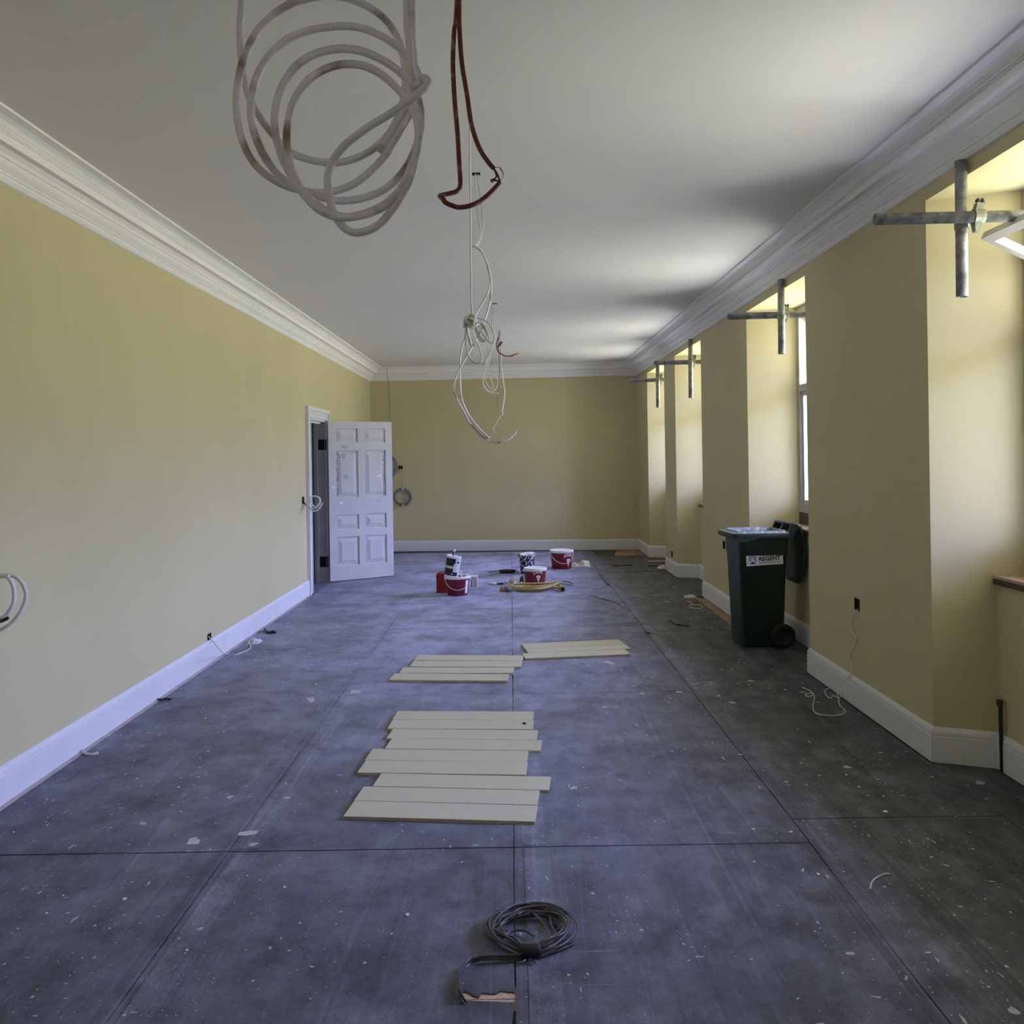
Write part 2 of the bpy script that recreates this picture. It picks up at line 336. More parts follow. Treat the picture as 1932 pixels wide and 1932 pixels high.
def text_mesh(s, size, spacing=1.0, bold=0.0):
    cu = bpy.data.curves.new('lettering', 'FONT'); cu.body = s; cu.size = size; cu.space_character = spacing; cu.offset = bold; cu.resolution_u = 3
    o = bpy.data.objects.new('lettering', cu); COL.objects.link(o)
    dg = bpy.context.evaluated_depsgraph_get(); me = bpy.data.meshes.new_from_object(o.evaluated_get(dg))
    vs = [v.co.copy() for v in me.vertices]; fs = [tuple(p.vertices) for p in me.polygons]
    bpy.data.objects.remove(o); bpy.data.curves.remove(cu); bpy.data.meshes.remove(me)
    return vs, fs
def put_text(bm, vf, fn, mi=0):
    vs, fs = vf; v = [bm.verts.new(fn(c)) for c in vs]
    for f in fs:
        try: bm.faces.new([v[i] for i in f]).material_index = mi
        except ValueError: pass

# ------------------------------------------------------------------ the room
YB0 = -4.6                                    # end wall behind the camera
YBR, YBL = 15.25, 15.61                       # far wall meets right / left wall
SP = 0.163                                    # splay of the window reveals
bm = nb(); box(bm, (-2.8, YB0 - 0.2, -0.06), (2.95, 15.9, -0.008))
floor = obj('floor', bm, M['mat'], kind='structure')
bm = nb(); box(bm, (-2.8, YB0 - 0.2, ZC), (2.95, 15.9, ZC + 0.12)); obj('ceiling', bm, M['ceil'], kind='structure')
bm = nb(); box(bm, (-2.8, YB0 - 0.2, -0.06), (2.95, YB0, ZC + 0.1)); obj('wall_near', bm, M['wall'], kind='structure')
bm = nb(); prism(bm, [(2.95, YBR - 0.055), (2.95, 15.9), (-2.8, 15.9), (-2.8, YBL + 0.02)], -0.06, ZC + 0.1)
obj('wall_far', bm, M['wall'], kind='structure')
DA, DB, DH = 10.83, 11.77, 2.19               # doorway in the left wall
bm = nb()
box(bm, (-2.76, YB0, -0.06), (XL, DA, ZC + 0.1)); box(bm, (-2.76, DB, -0.06), (XL, 15.9, ZC + 0.1)); box(bm, (-2.76, DA, DH), (XL, DB, ZC + 0.1))
obj('wall_left', bm, M['wall'], kind='structure')
# right wall: splayed piers, breast walls under the windows, lintels
bm = nb()
edges = [YB0] + [y for ab in OPEN for y in ab] + [YBR + 0.4]
for i in range(0, len(edges), 2):
    a, b = edges[i], edges[i + 1]
    a2 = a - SP if i > 0 else a; b2 = b + SP if i + 2 < len(edges) else b
    prism(bm, [(XW, a), (XW, b), (XF, b2), (2.95, b2), (2.95, a2), (XF, a2)], -0.06, ZH)
sl = SP * (XN - XW) / (XF - XW)
for a, b in OPEN:
    prism(bm, [(XN, a + sl), (XF, a + SP), (2.95, a + SP), (2.95, b - SP), (XF, b - SP), (XN, b - sl)], -0.06, 0.955)
box(bm, (XW, YB0, ZH), (2.95, YBR + 0.4, ZC + 0.1))
obj('wall_right', bm, M['wall'], kind='structure')
bm = nb()                                      # the outer leaf of the thick wall, pale stone, deepened to block oblique light
XO = 3.40
for i in range(0, len(edges), 2):
    a, b = edges[i], edges[i + 1]
    box(bm, (2.95, a - SP + 0.03 if i > 0 else a, -0.06), (XO, b + SP - 0.03 if i + 2 < len(edges) else b, ZH + 0.0))
for a, b in OPEN: box(bm, (2.95, a + SP - 0.03, -0.06), (XO, b - SP + 0.03, 1.06))
box(bm, (2.95, YB0, ZH - 0.02), (XO, YBR + 0.4, ZC + 0.1))
obj('wall_outer', bm, M['stone'], kind='structure')

# cornice, one run for each wall
prof = [(0, 3.052), (0.013, 3.056), (0.024, 3.072), (0.029, 3.088), (0.037, 3.088), (0.037, 3.095), (0.048, 3.105), (0.062, 3.119), (0.071, 3.135),
        (0.073, 3.142), (0.082, 3.142), (0.082, 3.150), (0.089, 3.160), (0.100, 3.168), (0.105, 3.172), (0.110, 3.175), (0.146, 3.175), (0.146, 3.216),
        (0.153, 3.216), (0.153, 3.223), (0.161, 3.223), (0.161, 3.231), (0.168, 3.235), (0.182, 3.252), (0.204, 3.263), (0.236, 3.268), (0.246, 3.268), (0.250, 3.290), (0, 3.290)]
loop = [(XW, YB0), (XW, YBR), (XL, YBL), (XL, YB0)]
for i, nm in enumerate(('trim_1', 'trim_2', 'trim_3')):
    bm = nb(); sweep(bm, loop, prof, (i, i + 1)); obj(nm, bm, M['plaster'], kind='structure')
# skirting boards
sk = [(0, 0.002), (0.022, 0.002), (0.022, 0.139), (0.018, 0.142), (0.018, 0.146), (0.021, 0.149), (0.019, 0.165), (0.011, 0.180), (0.006, 0.186), (0, 0.186)]
path = [(XW, YB0)]
for a, b in OPEN: path += [(XW, a), (XN, a + sl), (XN, b - sl), (XW, b)]
path += [(XW, YBR), (XL, YBL)]
bm = nb(); sweep(bm, path, sk, (0, len(path) - 2)); obj('baseboard_right', bm, M['skirt'], kind='structure')
bm = nb(); sweep(bm, path + [(XL, 12.0)], sk, (len(path) - 2, len(path) - 1)); obj('baseboard_far', bm, M['skirt'], kind='structure')
bm = nb(); sweep(bm, [(XW, YBR), (XL, YBL), (XL, 11.96)], sk, (1, 2)); obj('baseboard_left', bm, M['skirt'], kind='structure')
bm = nb(); sweep(bm, [(XL, 10.64), (XL, YB0)], sk); obj('baseboard_left', bm, M['skirt'], kind='structure')
bm = nb(); box(bm, (-2.486, YB0, -0.008), (-2.465, 10.62, 0.006)); obj('trim_4', bm, M['strip'], kind='structure')

# windows
def window(n, a, b, tilted):
    i_ = n - 1
    w = thing('window_%d' % n, (XF, (a + b) / 2, 0.955), None, None); w['kind'] = 'structure'
    y0, y1 = a + SP + 0.002, b - SP - 0.002
    bm = nb(); prism(bm, [(XN - 0.02, a + sl - 0.004), (XF, y0), (2.70, y0), (2.70, y1), (XF, y1), (XN - 0.02, b - sl + 0.004)], 0.985, 1.0); obj('sill_board', bm, M['sill'], w)
    bm = nb(); prism(bm, [(XN - 0.022, a + sl), (XF, y0), (2.70, y0), (2.70, y1), (XF, y1), (XN - 0.022, b - sl)], 0.955, 0.985); obj('sill_nosing', bm, M['sill_edge'], w)
    bm = nb(); box(bm, (XF + 0.005, y0, 1.0), (2.72, y1, 1.11)); obj('sill_upstand', bm, M['sill_edge'], w)
    fx0, fx1 = XF + 0.01, XF + 0.085
    bm = nb(); box(bm, (fx0, y0, 1.11), (fx1, y0 + 0.05, ZH)); obj('frame_post', bm, M['frame'], w)
    bm = nb(); box(bm, (fx0, y1 - 0.05, 1.11), (fx1, y1, ZH)); obj('frame_post', bm, M['frame'], w)
    bm = nb(); box(bm, (fx0, y0 + 0.05, ZH - 0.06), (fx1, y1 - 0.05, ZH)); obj('frame_head', bm, M['frame'], w)
    bm = nb(); box(bm, (fx0, y0 + 0.05, 1.11), (fx1, y1 - 0.05, 1.17)); obj('frame_cill', bm, M['frame'], w)
    bm = nb(); box(bm, (fx0 - 0.01, y0 + 0.05, 2.21), (fx1, y1 - 0.05, 2.27)); obj('transom', bm, M['frame'], w)
    mid = (y0 + y1) / 2
    bm = nb(); box(bm, (fx0, mid - 0.03, 1.17), (fx1, mid + 0.03, 2.21)); obj('mullion', bm, M['frame'], w)
    for p, q in ((y0 + 0.05, mid - 0.03), (mid + 0.03, y1 - 0.05)):           # two casements below the transom
        bm = nb(); x0, x1 = fx0 + 0.018, fx1 - 0.01
        box(bm, (x0, p + 0.003, 1.173), (x1, p + 0.043, 2.207)); box(bm, (x0, q - 0.043, 1.173), (x1, q - 0.003, 2.207))
        box(bm, (x0, p + 0.043, 1.173), (x1, q - 0.043, 1.223)); box(bm, (x0, p + 0.043, 2.167), (x1, q - 0.043, 2.207))
        c = obj('casement', bm, M['frame'], w)
        bm = nb(); box(bm, (x0 + 0.02, p + 0.042, 1.222), (x0 + 0.026, q - 0.042, 2.168)); obj('pane', bm, M['glass'], c)
    # upper light, hung on its middle; in the nearest window it stands open almost flat
    p, q = y0 + 0.055, y1 - 0.055; hh = 0.31
    ang = tilted if i_ == 1 else 0.9              # the others are hung at the head and swing outwards
    piv = Vector((fx0 + 0.04, 0, 2.6)); hing = piv if i_ == 1 else Vector((fx1 + 0.015, 0, 2.6 + hh))
    def fold(bmx):
        for v in bmx.verts:
            d = v.co - hing; x, z = d.x, d.z
            v.co = Vector((hing.x + x * math.cos(ang) - z * math.sin(ang), v.co.y, hing.z + x * math.sin(ang) + z * math.cos(ang)))
        return bmx
    bm = nb(); x0, x1 = piv.x - 0.02, piv.x + 0.02
    box(bm, (x0, p, 2.6 - hh), (x1, p + 0.045, 2.6 + hh)); box(bm, (x0, q - 0.045, 2.6 - hh), (x1, q, 2.6 + hh))
    box(bm, (x0, p + 0.045, 2.6 - hh), (x1, q - 0.045, 2.6 - hh + 0.05)); box(bm, (x0, p + 0.045, 2.6 + hh - 0.05), (x1, q - 0.045, 2.6 + hh))
    c = obj('pivot_light' if i_ == 1 else 'top_light', fold(bm), M['frame'], w)
    bm = nb(); box(bm, (piv.x - 0.003, p + 0.044, 2.6 - hh + 0.049), (piv.x + 0.003, q - 0.044, 2.6 + hh - 0.049)); obj('pane', fold(bm), M['glass'], c)
    bm = nb(); box(bm, (2.72, y0, 1.06), (3.46, y1, 1.105)); obj('outer_cill', bm, M['stone'], w)
for i, (a, b) in enumerate(OPEN): window(i + 1, a, b, 1.12 if i == 1 else 1.02)  # the first one is the added, unseen window

# door: architrave, lining, leaf standing open into the room
d1 = thing('door_1', (XL, (DA + DB) / 2, 0), None, None); d1['kind'] = 'structure'
def arch_strip(bm, y0, y1, z0, z1, head=False):
    box(bm, (XL, y0, z0), (XL + 0.022, y1, z1))
AW = 0.135
bm = nb(); box(bm, (XL, DA - AW - 0.06, 0), (XL + 0.02, DA, DH + AW)); box(bm, (XL + 0.02, DA - AW - 0.06, 0), (XL + 0.042, DA - AW - 0.01, DH + AW)); box(bm, (XL + 0.02, DA - 0.025, 0), (XL + 0.028, DA - 0.005, DH)); obj('architrave', bm, M['skirt'], d1)
bm = nb(); box(bm, (XL, DB, 0), (XL + 0.02, DB + AW, DH + AW)); box(bm, (XL + 0.02, DB + AW - 0.05, 0), (XL + 0.042, DB + AW, DH + AW)); box(bm, (XL + 0.02, DB + 0.005, 0), (XL + 0.028, DB + 0.02, DH)); obj('architrave', bm, M['skirt'], d1)
bm = nb(); box(bm, (XL, DA, DH), (XL + 0.02, DB, DH + AW)); box(bm, (XL + 0.02, DA - AW - 0.01, DH + AW - 0.05), (XL + 0.042, DB + AW - 0.05, DH + AW)); box(bm, (XL + 0.02, DA - 0.05, DH + 0.052), (XL + 0.027, DB + 0.06, DH + 0.066)); obj('architrave', bm, M['skirt'], d1)
bm = nb(); box(bm, (-2.765, DA - 0.002, 0), (XL + 0.002, DA + 0.025, DH)); box(bm, (-2.66, DA + 0.025, 0), (-2.60, DA + 0.045, DH)); obj('lining', bm, M['lining'], d1)
bm = nb(); box(bm, (-2.765, DB - 0.025, 0), (XL + 0.002, DB + 0.002, DH)); box(bm, (-2.66, DB - 0.045, 0), (-2.61, DB - 0.025, DH)); box(bm, (-2.72, DB - 0.038, 0), (-2.69, DB - 0.025, DH)); obj('lining', bm, M['lining'], d1)
bm = nb(); box(bm, (-2.765, DA, DH - 0.025), (XL + 0.002, DB, DH + 0.002)); box(bm, (-2.62, DA + 0.02, DH - 0.05), (-2.57, DB - 0.02, DH - 0.025)); obj('lining', bm, M['skirt'], d1)
# dim lobby beyond the doorway
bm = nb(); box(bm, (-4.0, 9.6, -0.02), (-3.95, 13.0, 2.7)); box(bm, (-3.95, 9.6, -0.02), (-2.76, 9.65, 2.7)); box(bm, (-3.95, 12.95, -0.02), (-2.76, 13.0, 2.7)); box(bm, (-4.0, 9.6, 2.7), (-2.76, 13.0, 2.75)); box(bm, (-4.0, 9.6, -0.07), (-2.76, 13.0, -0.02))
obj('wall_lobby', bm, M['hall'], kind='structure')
HX, HY = -2.485, 11.765; ux, uy = 0.845, 0.535; LW, LT = 0.935, 0.044
def dl(s, d, z):                                # leaf coordinates: along, towards camera-side face, height
    return (HX + ux * s + uy * d, HY + uy * s - ux * d, z)
def lbox(bm, s0, s1, d0, d1_, z0, z1, mi=0):
    hexa(bm, [dl(s0, d0, z0), dl(s1, d0, z0), dl(s1, d1_, z0), dl(s0, d1_, z0), dl(s0, d0, z1), dl(s1, d0, z1), dl(s1, d1_, z1), dl(s0, d1_, z1)], mi)
rows = [(0.21, 0.60), (0.70, 0.90), (1.14, 1.78), (1.89, 2.08)]   # bottom to top
cols = [(0.105, 0.425), (0.515, 0.835)]
bm = nb(); zb, zt = 0.014, 2.175
for s0, s1 in ((0, 0.105), (0.425, 0.515), (0.835, LW)): lbox(bm, s0, s1, 0, LT, zb, zt)
zs = [zb] + [z for r_ in rows for z in r_] + [zt]
for i in range(0, len(zs), 2):
    for s0, s1 in cols: lbox(bm, s0, s1, 0, LT, zs[i], zs[i + 1])
leaf = obj('door_leaf', bm, M['door'], d1)
for ri, (z0, z1) in enumerate(rows):
    for ci, (s0, s1) in enumerate(cols):
        bm = nb(); g = 0.016; f = 0.065
        lv = [(0, LT), (0.001, LT - g), (0.012, LT - g - 0.004), (0.012 + f * 0.75, LT - 0.008), (0.012 + f * 0.8, LT - 0.004)]
        for front in (1, 0):
            rings = [[bm.verts.new(dl(s, d if front else LT - d, z)) for s, z in ((s0 + i_, z0 + i_), (s1 - i_, z0 + i_), (s1 - i_, z1 - i_), (s0 + i_, z1 - i_))] for i_, d in lv]
            for A, B in zip(rings, rings[1:]):
                for k in range(4): bm.faces.new((A[k], A[(k + 1) % 4], B[(k + 1) % 4], B[k]))
            bm.faces.new(rings[-1])
        obj('door_panel', bm, M['door'], leaf)
for sa, sb in ((cols[0][0] + 0.012, cols[0][0] + 0.050), (cols[1][1] - 0.012, cols[1][1] - 0.050)):     # paint rubbed to the wood along the outer bevels
    bm = nb(); zz = [1.16 + 0.6 * i / 12 for i in range(13)]; random.seed(int(sa * 1000))
    A = [bm.verts.new(dl(sa, LT - 0.0193, z_)) for z_ in zz]; B = [bm.verts.new(dl(sa + (sb - sa) * random.uniform(0.45, 1.0), LT - 0.0118 + 0.0016, z_)) for z_ in zz]
    for i in range(12): bm.faces.new((A[i], A[i + 1], B[i + 1], B[i]))
    obj('worn_bevel', bm, M['door_worn'], leaf, label='brown strip of worn paint')
for s, z, a_, b_, k in ((0.74, 1.42, 0.035, 0.018, 'patch'), (0.17, 1.07, 0.03, 0.016, 'patch'), (0.06, 1.28, 0.015, 0.025, 'patch'), (0.72, 1.075, 0.03, 0.018, 'smear'), (0.22, 1.70, 0.035, 0.05, 'smear'), (0.24, 1.42, 0.045, 0.035, 'smear'), (0.23, 1.83, 0.05, 0.03, 'smear')):
    bm = nb(); dd = LT - 0.0035 if (k == 'patch' and z > 1.3 and s > 0.2) or (k == 'smear' and z > 1.2 and z < 1.75) else LT + 0.0003
    ring = [(s + a_ * math.cos(t_ * PI / 5) * random.uniform(0.7, 1.1), z + b_ * math.sin(t_ * PI / 5) * random.uniform(0.7, 1.1)) for t_ in range(10)]
    lo = [bm.verts.new(dl(p_, dd - 0.002, q_)) for p_, q_ in ring]; hi = [bm.verts.new(dl(p_, dd + 0.0012, q_)) for p_, q_ in ring]
    bm.faces.new(hi)
    for k_ in range(10): bm.faces.new((lo[k_], lo[(k_ + 1) % 10], hi[(k_ + 1) % 10], hi[k_]))
    obj('filler_patch', bm, M[k], leaf)
for z in (0.28, 1.86):
    bm = nb(); box(bm, (-2.60, DB - 0.034, z - 0.07), (XL - 0.005, DB - 0.024, z + 0.07)); tube(bm, [(XL + 0.008, DB - 0.014, z - 0.075), (XL + 0.008, DB - 0.014, z + 0.075)], 0.009, 10); obj('hinge', bm, M['dark'], d1)

# floor membrane: sheets butted edge to edge, each its own piece
def sheet(x0, x1, y0, y1, notch=None, z=0.0):
    g = 0.0022; j = lambda: random.uniform(-0.0025, 0.0018)
    x0 += g; x1 -= g; y0 += g * 1.6; y1 -= g * 1.6; pts = []
    n = 10
    for i in range(n): pts.append((x0 + (x1 - x0) * i / n, y0 + j()))
    if notch:
        for p in notch: pts.append(p)
    for i in range(n): 
        y = y0 + (y1 - y0) * i / n
        if notch and y < max(p[1] for p in notch) + 0.02: continue
        pts.append((x1 + j(), y))
    for i in range(n): pts.append((x1 - (x1 - x0) * i / n, y1 + j()))
    for i in range(n): pts.append((x0 + j(), y1 - (y1 - y0) * i / n))
    bm = nb(); dz = random.uniform(-0.0012, 0.0008)
    prism(bm, pts, -0.007, z + dz)
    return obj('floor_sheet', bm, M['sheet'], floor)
rowsA = [YB0, -3.64, -1.20, 1.24, 3.68, 6.07, 8.43, 10.87, 13.25, 15.2]
hole = [(-0.021, 2.64, 0), (-0.021, 2.684, 0), (-0.058, 2.693, 0), (-0.073, 2.678, 0), (-0.116, 2.684, 0), (-0.125, 2.661, 0), (-0.141, 2.672, 0), (-0.164, 2.693, 0), (-0.175, 2.688, 0), (-0.187, 2.654, 0), (-0.161, 2.646, 0), (-0.08, 2.636, 0)]
for c0, c1 in ((-2.462, -1.22), (-1.22, -0.012), (-0.012, 1.24)):
    for y0, y1 in zip(rowsA, rowsA[1:]):
        if c0 == -1.22 and y0 == 1.24:
            hy0 = min(p[1] for p in hole)
            nt = [(c1 - 0.0022, hy0 - 0.002)] + [(p[0], p[1]) for p in hole[::-1][1:-2]] + [(c1 - 0.0022, hole[1][1])]
            sheet(c0, c1, y0, y1, notch=nt)
        else: sheet(c0, c1, y0, min(y1, 15.2 if c0 > -0.1 else 15.4))
rowsB = [YB0, -0.9, 1.5, 3.92, 6.35, 8.15, 10.11, 12.4, 14.35]
for y0, y1 in zip(rowsB, rowsB[1:]):
    sheet(1.24, 2.09 if y0 == 8.15 else 2.195, y0, y1)
sheet(1.24, 1.62, 14.35, 15.2)
for a, b in OPEN: sheet(2.195, 2.486, a + 0.03, b - 0.03)
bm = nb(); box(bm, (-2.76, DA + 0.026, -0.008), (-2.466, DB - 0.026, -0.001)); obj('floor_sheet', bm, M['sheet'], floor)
for x0, x1, y0, y1 in ((-1.272, -1.236, 1.26, 3.66), (-1.270, -1.24, 3.72, 6.04), (-1.268, -1.24, 6.1, 8.4)):
    bm = nb(); box(bm, (x0, y0, -0.002), (x1, y1, 0.0012)); obj('joint_tape', bm, M['darktape'], floor, label='dark strip of joint tape')
for x0, x1, y0, y1 in ((0.03, 0.135, 1.24, 3.66), (0.02, 0.125, 3.70, 6.05), (0.03, 0.13, 6.1, 8.4), (0.02, 0.12, 8.46, 10.85), (-1.19, -1.09, 1.26, 3.66), (-1.20, -1.10, 3.70, 6.04), (-1.19, -1.09, 6.1, 8.4), (1.26, 1.33, 6.1, 8.4), (1.25, 1.33, 8.5, 10.8)):
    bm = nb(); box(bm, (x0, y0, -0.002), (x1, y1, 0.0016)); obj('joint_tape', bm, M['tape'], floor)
bm = nb(); box(bm, (-0.21, 2.60, -0.0075), (0.0, 2.655, -0.0055)); obj('floor_board', bm, M['chip'], floor)
bm = nb(); box(bm, (-0.21, 2.659, -0.0075), (0.0, 2.72, -0.0055)); obj('floor_board', bm, M['chip'], floor)
bm = nb(); box(bm, (1.64, 14.42, -0.008), (2.19, 15.2, -0.004)); obj('floor_board', bm, M['subfloor'], floor)

# ------------------------------------------------------------------ scaffold ties through the windows
TIES = [(4.19, 2.761, 3.045, 2.39, 1.748, -1, 'nearest scaffold tie, pale cross of tubes in the first window opening, with a bolted clamp'),
        (6.98, 2.77, 3.045, 2.446, 1.775, 1, 'scaffold tie crossing the second window opening, above the green bin'),
        (10.51, 2.776, 3.045, 2.334, 1.76, 1, 'scaffold tie in the third window opening, with the second smallest cross'),
        (12.86, 2.77, 3.045, 2.353, 1.79, 1, 'farthest and smallest scaffold tie, beside the far end wall')]
for Y, zc, zt, zb, xi, sgn, lab in TIES:
    X0 = XW - 0.035; rr = 0.0275
    t = thing('scaffold_tie', (X0, Y, zb), lab, 'scaffold tie', 'scaffold ties through the windows')
    bm = nb(); hollow_tube(bm, (X0 - 0.003, Y, zb), (X0, Y, zt), rr, rr - 0.004); obj('upright_tube', bm, M['steel'], t, True)
    yh = Y + sgn * 0.056
    bm = nb(); hollow_tube(bm, (xi, yh, zc - 0.006), (3.8, yh, zc + 0.012), rr, rr - 0.004); obj('cross_tube', bm, M['steel'], t, True)
    bm = nb(); hollow_tube(bm, (X0 + 0.024, yh, zc), (X0 + 0.072, yh, zc), rr + 0.009, rr + 0.001, 16)
    hollow_tube(bm, (X0, Y, zc - 0.045), (X0, Y, zc - 0.012), rr + 0.006, rr + 0.001, 16)
    hexa(bm, [(X0 + 0.03, yh - 0.02, zc + 0.03), (X0 + 0.066, yh - 0.02, zc + 0.03), (X0 + 0.066, yh + 0.02, zc + 0.03), (X0 + 0.03, yh + 0.02, zc + 0.03), (X0 + 0.04, yh - 0.016, zc + 0.065), (X0 + 0.078, yh - 0.016, zc + 0.06), (X0 + 0.078, yh + 0.016, zc + 0.06), (X0 + 0.04, yh + 0.016, zc + 0.065)])
    hexa(bm, [(X0 + 0.028, yh - 0.016, zc - 0.075), (X0 + 0.045, yh - 0.016, zc - 0.075), (X0 + 0.045, yh + 0.016, zc - 0.075), (X0 + 0.028, yh + 0.016, zc - 0.075), (X0 + 0.024, yh - 0.02, zc - 0.03), (X0 + 0.06, yh - 0.02, zc - 0.03), (X0 + 0.06, yh + 0.02, zc - 0.03), (X0 + 0.024, yh + 0.02, zc - 0.03)])
    cp = obj('clamp', bm, M['coupler'], t)
    for dx in (0.045, 0.066):
        bm = nb(); tube(bm, [(X0 + dx, yh - 0.004, zc + 0.055), (X0 + dx + 0.004, yh - 0.004, zc + 0.085)], 0.007, 6); tube(bm, [(X0 + dx + 0.002, yh - 0.004, zc + 0.068), (X0 + dx + 0.003, yh - 0.004, zc + 0.078)], 0.012, 6); obj('bolt', bm, M['pipe'], cp)

# unseen scaffold for the ties; its boarded lift is added to block steep sky
t = thing('added_scaffold', (4.1, 6.0, 0), 'unseen boarded scaffold lift added outside the windows to block steep sky light', 'scaffold')
for k in range(5):
    for y0 in (-4.4, -0.4, 3.6, 7.6, 11.6):
        bm = nb(); box(bm, (3.55 + k * 0.235, y0, 3.46), (3.775 + k * 0.235, y0 + 3.96, 3.50)); obj('scaffold_board', bm, M['chip'], t)
for y0 in (-4.3, -1.0, 2.3, 5.4, 9.0, 12.2, 15.4):
    for x0 in (3.60, 4.72):
        bm = nb(); tube(bm, [(x0, y0, -0.3), (x0, y0, 5.2)], 0.0242, 10); obj('standard', bm, M['steel'], t, True)
    bm = nb(); tube(bm, [(3.45, y0 + 0.06, 3.43), (4.85, y0 + 0.06, 3.43)], 0.0242, 10); obj('transom_tube', bm, M['steel'], t, True)
for x0 in (3.66, 4.78):
    bm = nb(); tube(bm, [(x0, -4.5, 3.38), (x0, 15.7, 3.38)], 0.0242, 10); obj('ledger', bm, M['steel'], t, True)

# ------------------------------------------------------------------ cables hanging from the ceiling
def cable(name, runs, m, label, cat, group=None, n=8, sub=6):
    """runs: list of (points, radius); a single run is one mesh, several are children"""
    if len(runs) == 1:
        bm = nb(); tube(bm, spline(runs[0][0], sub), runs[0][1], n); return tag(obj(name, bm, runs[0][2] if len(runs[0]) > 2 else m, None, True), label, cat, group)
    p = runs[0][0][0]; t = thing(name, p, label, cat, group)
    for r_ in runs:
        bm = nb(); tube(bm, spline(r_[0], sub), r_[1], n); obj(r_[3] if len(r_) > 3 else 'cable_run', bm, r_[2] if len(r_) > 2 else m, t, True)
    return t
big = [(-0.345, 1.2, 3.287), (-0.354, 1.2, 2.726), (-0.361, 1.2, 2.331), (-0.368, 1.21, 2.248), (-0.369, 1.22, 2.209), (-0.367, 1.235, 2.176), (-0.354, 1.245, 2.146), (-0.334, 1.25, 2.118), (-0.309, 1.25, 2.093), (-0.277, 1.25, 2.081), (-0.24, 1.25, 2.078), (-0.202, 1.25, 2.09), (-0.169, 1.245, 2.114), (-0.149, 1.24, 2.15), (-0.141, 1.23, 2.187), (-0.145, 1.225, 2.226), (-0.159, 1.22, 2.257), (-0.185, 1.21, 2.278), (-0.227, 1.2, 2.29), (-0.265, 1.19, 2.283), (-0.3, 1.185, 2.268), (-0.331, 1.18, 2.239), (-0.348, 1.175, 2.206), (-0.358, 1.17, 2.168), (-0.362, 1.17, 2.129), (-0.356, 1.17, 2.086), (-0.341, 1.175, 2.053), (-0.314, 1.18, 2.03), (-0.279, 1.185, 2.018), (-0.244, 1.19, 2.017), (-0.207, 1.195, 2.031), (-0.171, 1.2, 2.065), (-0.142, 1.2, 2.108), (-0.122, 1.2, 2.144), (-0.117, 1.195, 2.171), (-0.13, 1.185, 2.195), (-0.155, 1.175, 2.215), (-0.193, 1.165, 2.229), (-0.234, 1.16, 2.228), (-0.276, 1.155, 2.216), (-0.309, 1.15, 2.19), (-0.329, 1.15, 2.157), (-0.337, 1.15, 2.117), (-0.332, 1.15, 2.082), (-0.317, 1.155, 2.048), (-0.291, 1.16, 2.02), (-0.253, 1.165, 2.004), (-0.215, 1.17, 1.999), (-0.173, 1.175, 2.011), (-0.141, 1.18, 2.039), (-0.12, 1.18, 2.079), (-0.114, 1.175, 2.111), (-0.12, 1.165, 2.14), (-0.141, 1.155, 2.165), (-0.173, 1.145, 2.182), (-0.206, 1.14, 2.189), (-0.24, 1.135, 2.183), (-0.269, 1.13, 2.165), (-0.29, 1.13, 2.136), (-0.3, 1.13, 2.101), (-0.297, 1.13, 2.063), (-0.284, 1.135, 2.027), (-0.255, 1.14, 1.991), (-0.221, 1.145, 1.971), (-0.187, 1.15, 1.976), (-0.152, 1.15, 1.995), (-0.127, 1.15, 2.029), (-0.116, 1.15, 2.071), (-0.121, 1.145, 2.108), (-0.144, 1.135, 2.137), (-0.173, 1.125, 2.156), (-0.203, 1.12, 2.16), (-0.232, 1.115, 2.151), (-0.257, 1.11, 2.13), (-0.273, 1.11, 2.102), (-0.28, 1.11, 2.064), (-0.276, 1.115, 2.025), (-0.262, 1.12, 1.994), (-0.238, 1.125, 1.971), (-0.208, 1.13, 1.965), (-0.167, 1.135, 1.977), (-0.138, 1.14, 2.005), (-0.121, 1.14, 2.043), (-0.124, 1.14, 2.023), (-0.139, 1.14, 1.994), (-0.163, 1.14, 1.963), (-0.184, 1.14, 1.95), (-0.205, 1.14, 1.949), (-0.222, 1.14, 1.964), (-0.232, 1.135, 1.993), (-0.231, 1.13, 2.026), (-0.213, 1.125, 2.053), (-0.181, 1.12, 2.076), (-0.145, 1.115, 2.095), (-0.114, 1.11, 2.114), (-0.1, 1.12, 2.133), (-0.106, 1.14, 2.149), (-0.12, 1.16, 2.149), (-0.128, 1.18, 2.187), (-0.131, 1.19, 2.235), (-0.134, 1.2, 2.284), (-0.13, 1.2, 2.723), (-0.121, 1.2, 3.283)]
tailw = [(-0.11, 1.2, 3.283), (-0.119, 1.2, 2.723), (-0.127, 1.2, 2.284), (-0.128, 1.21, 2.234), (-0.127, 1.215, 2.199), (-0.132, 1.22, 2.16), (-0.146, 1.225, 2.133), (-0.162, 1.225, 2.107), (-0.174, 1.225, 2.091)]
t = cable('coiled_cable', [(big, 0.0053, M['wcable'], 'cable_run'), (tailw, 0.0053, M['wcable'], 'cable_run')], M['wcable'], 'thick white cable coiled in large loops, hanging close to the camera', 'cable')
bm = nb(); tube(bm, spline([(-0.174, 1.225, 2.091), (-0.176, 1.225, 2.087), (-0.179, 1.225, 2.083)]), 0.0058, 8); tube(bm, spline([(-0.177, 1.225, 2.085), (-0.171, 1.222, 2.084), (-0.169, 1.22, 2.087)]), 0.0022, 6); obj('cable_end', bm, M['cream'], t, True)
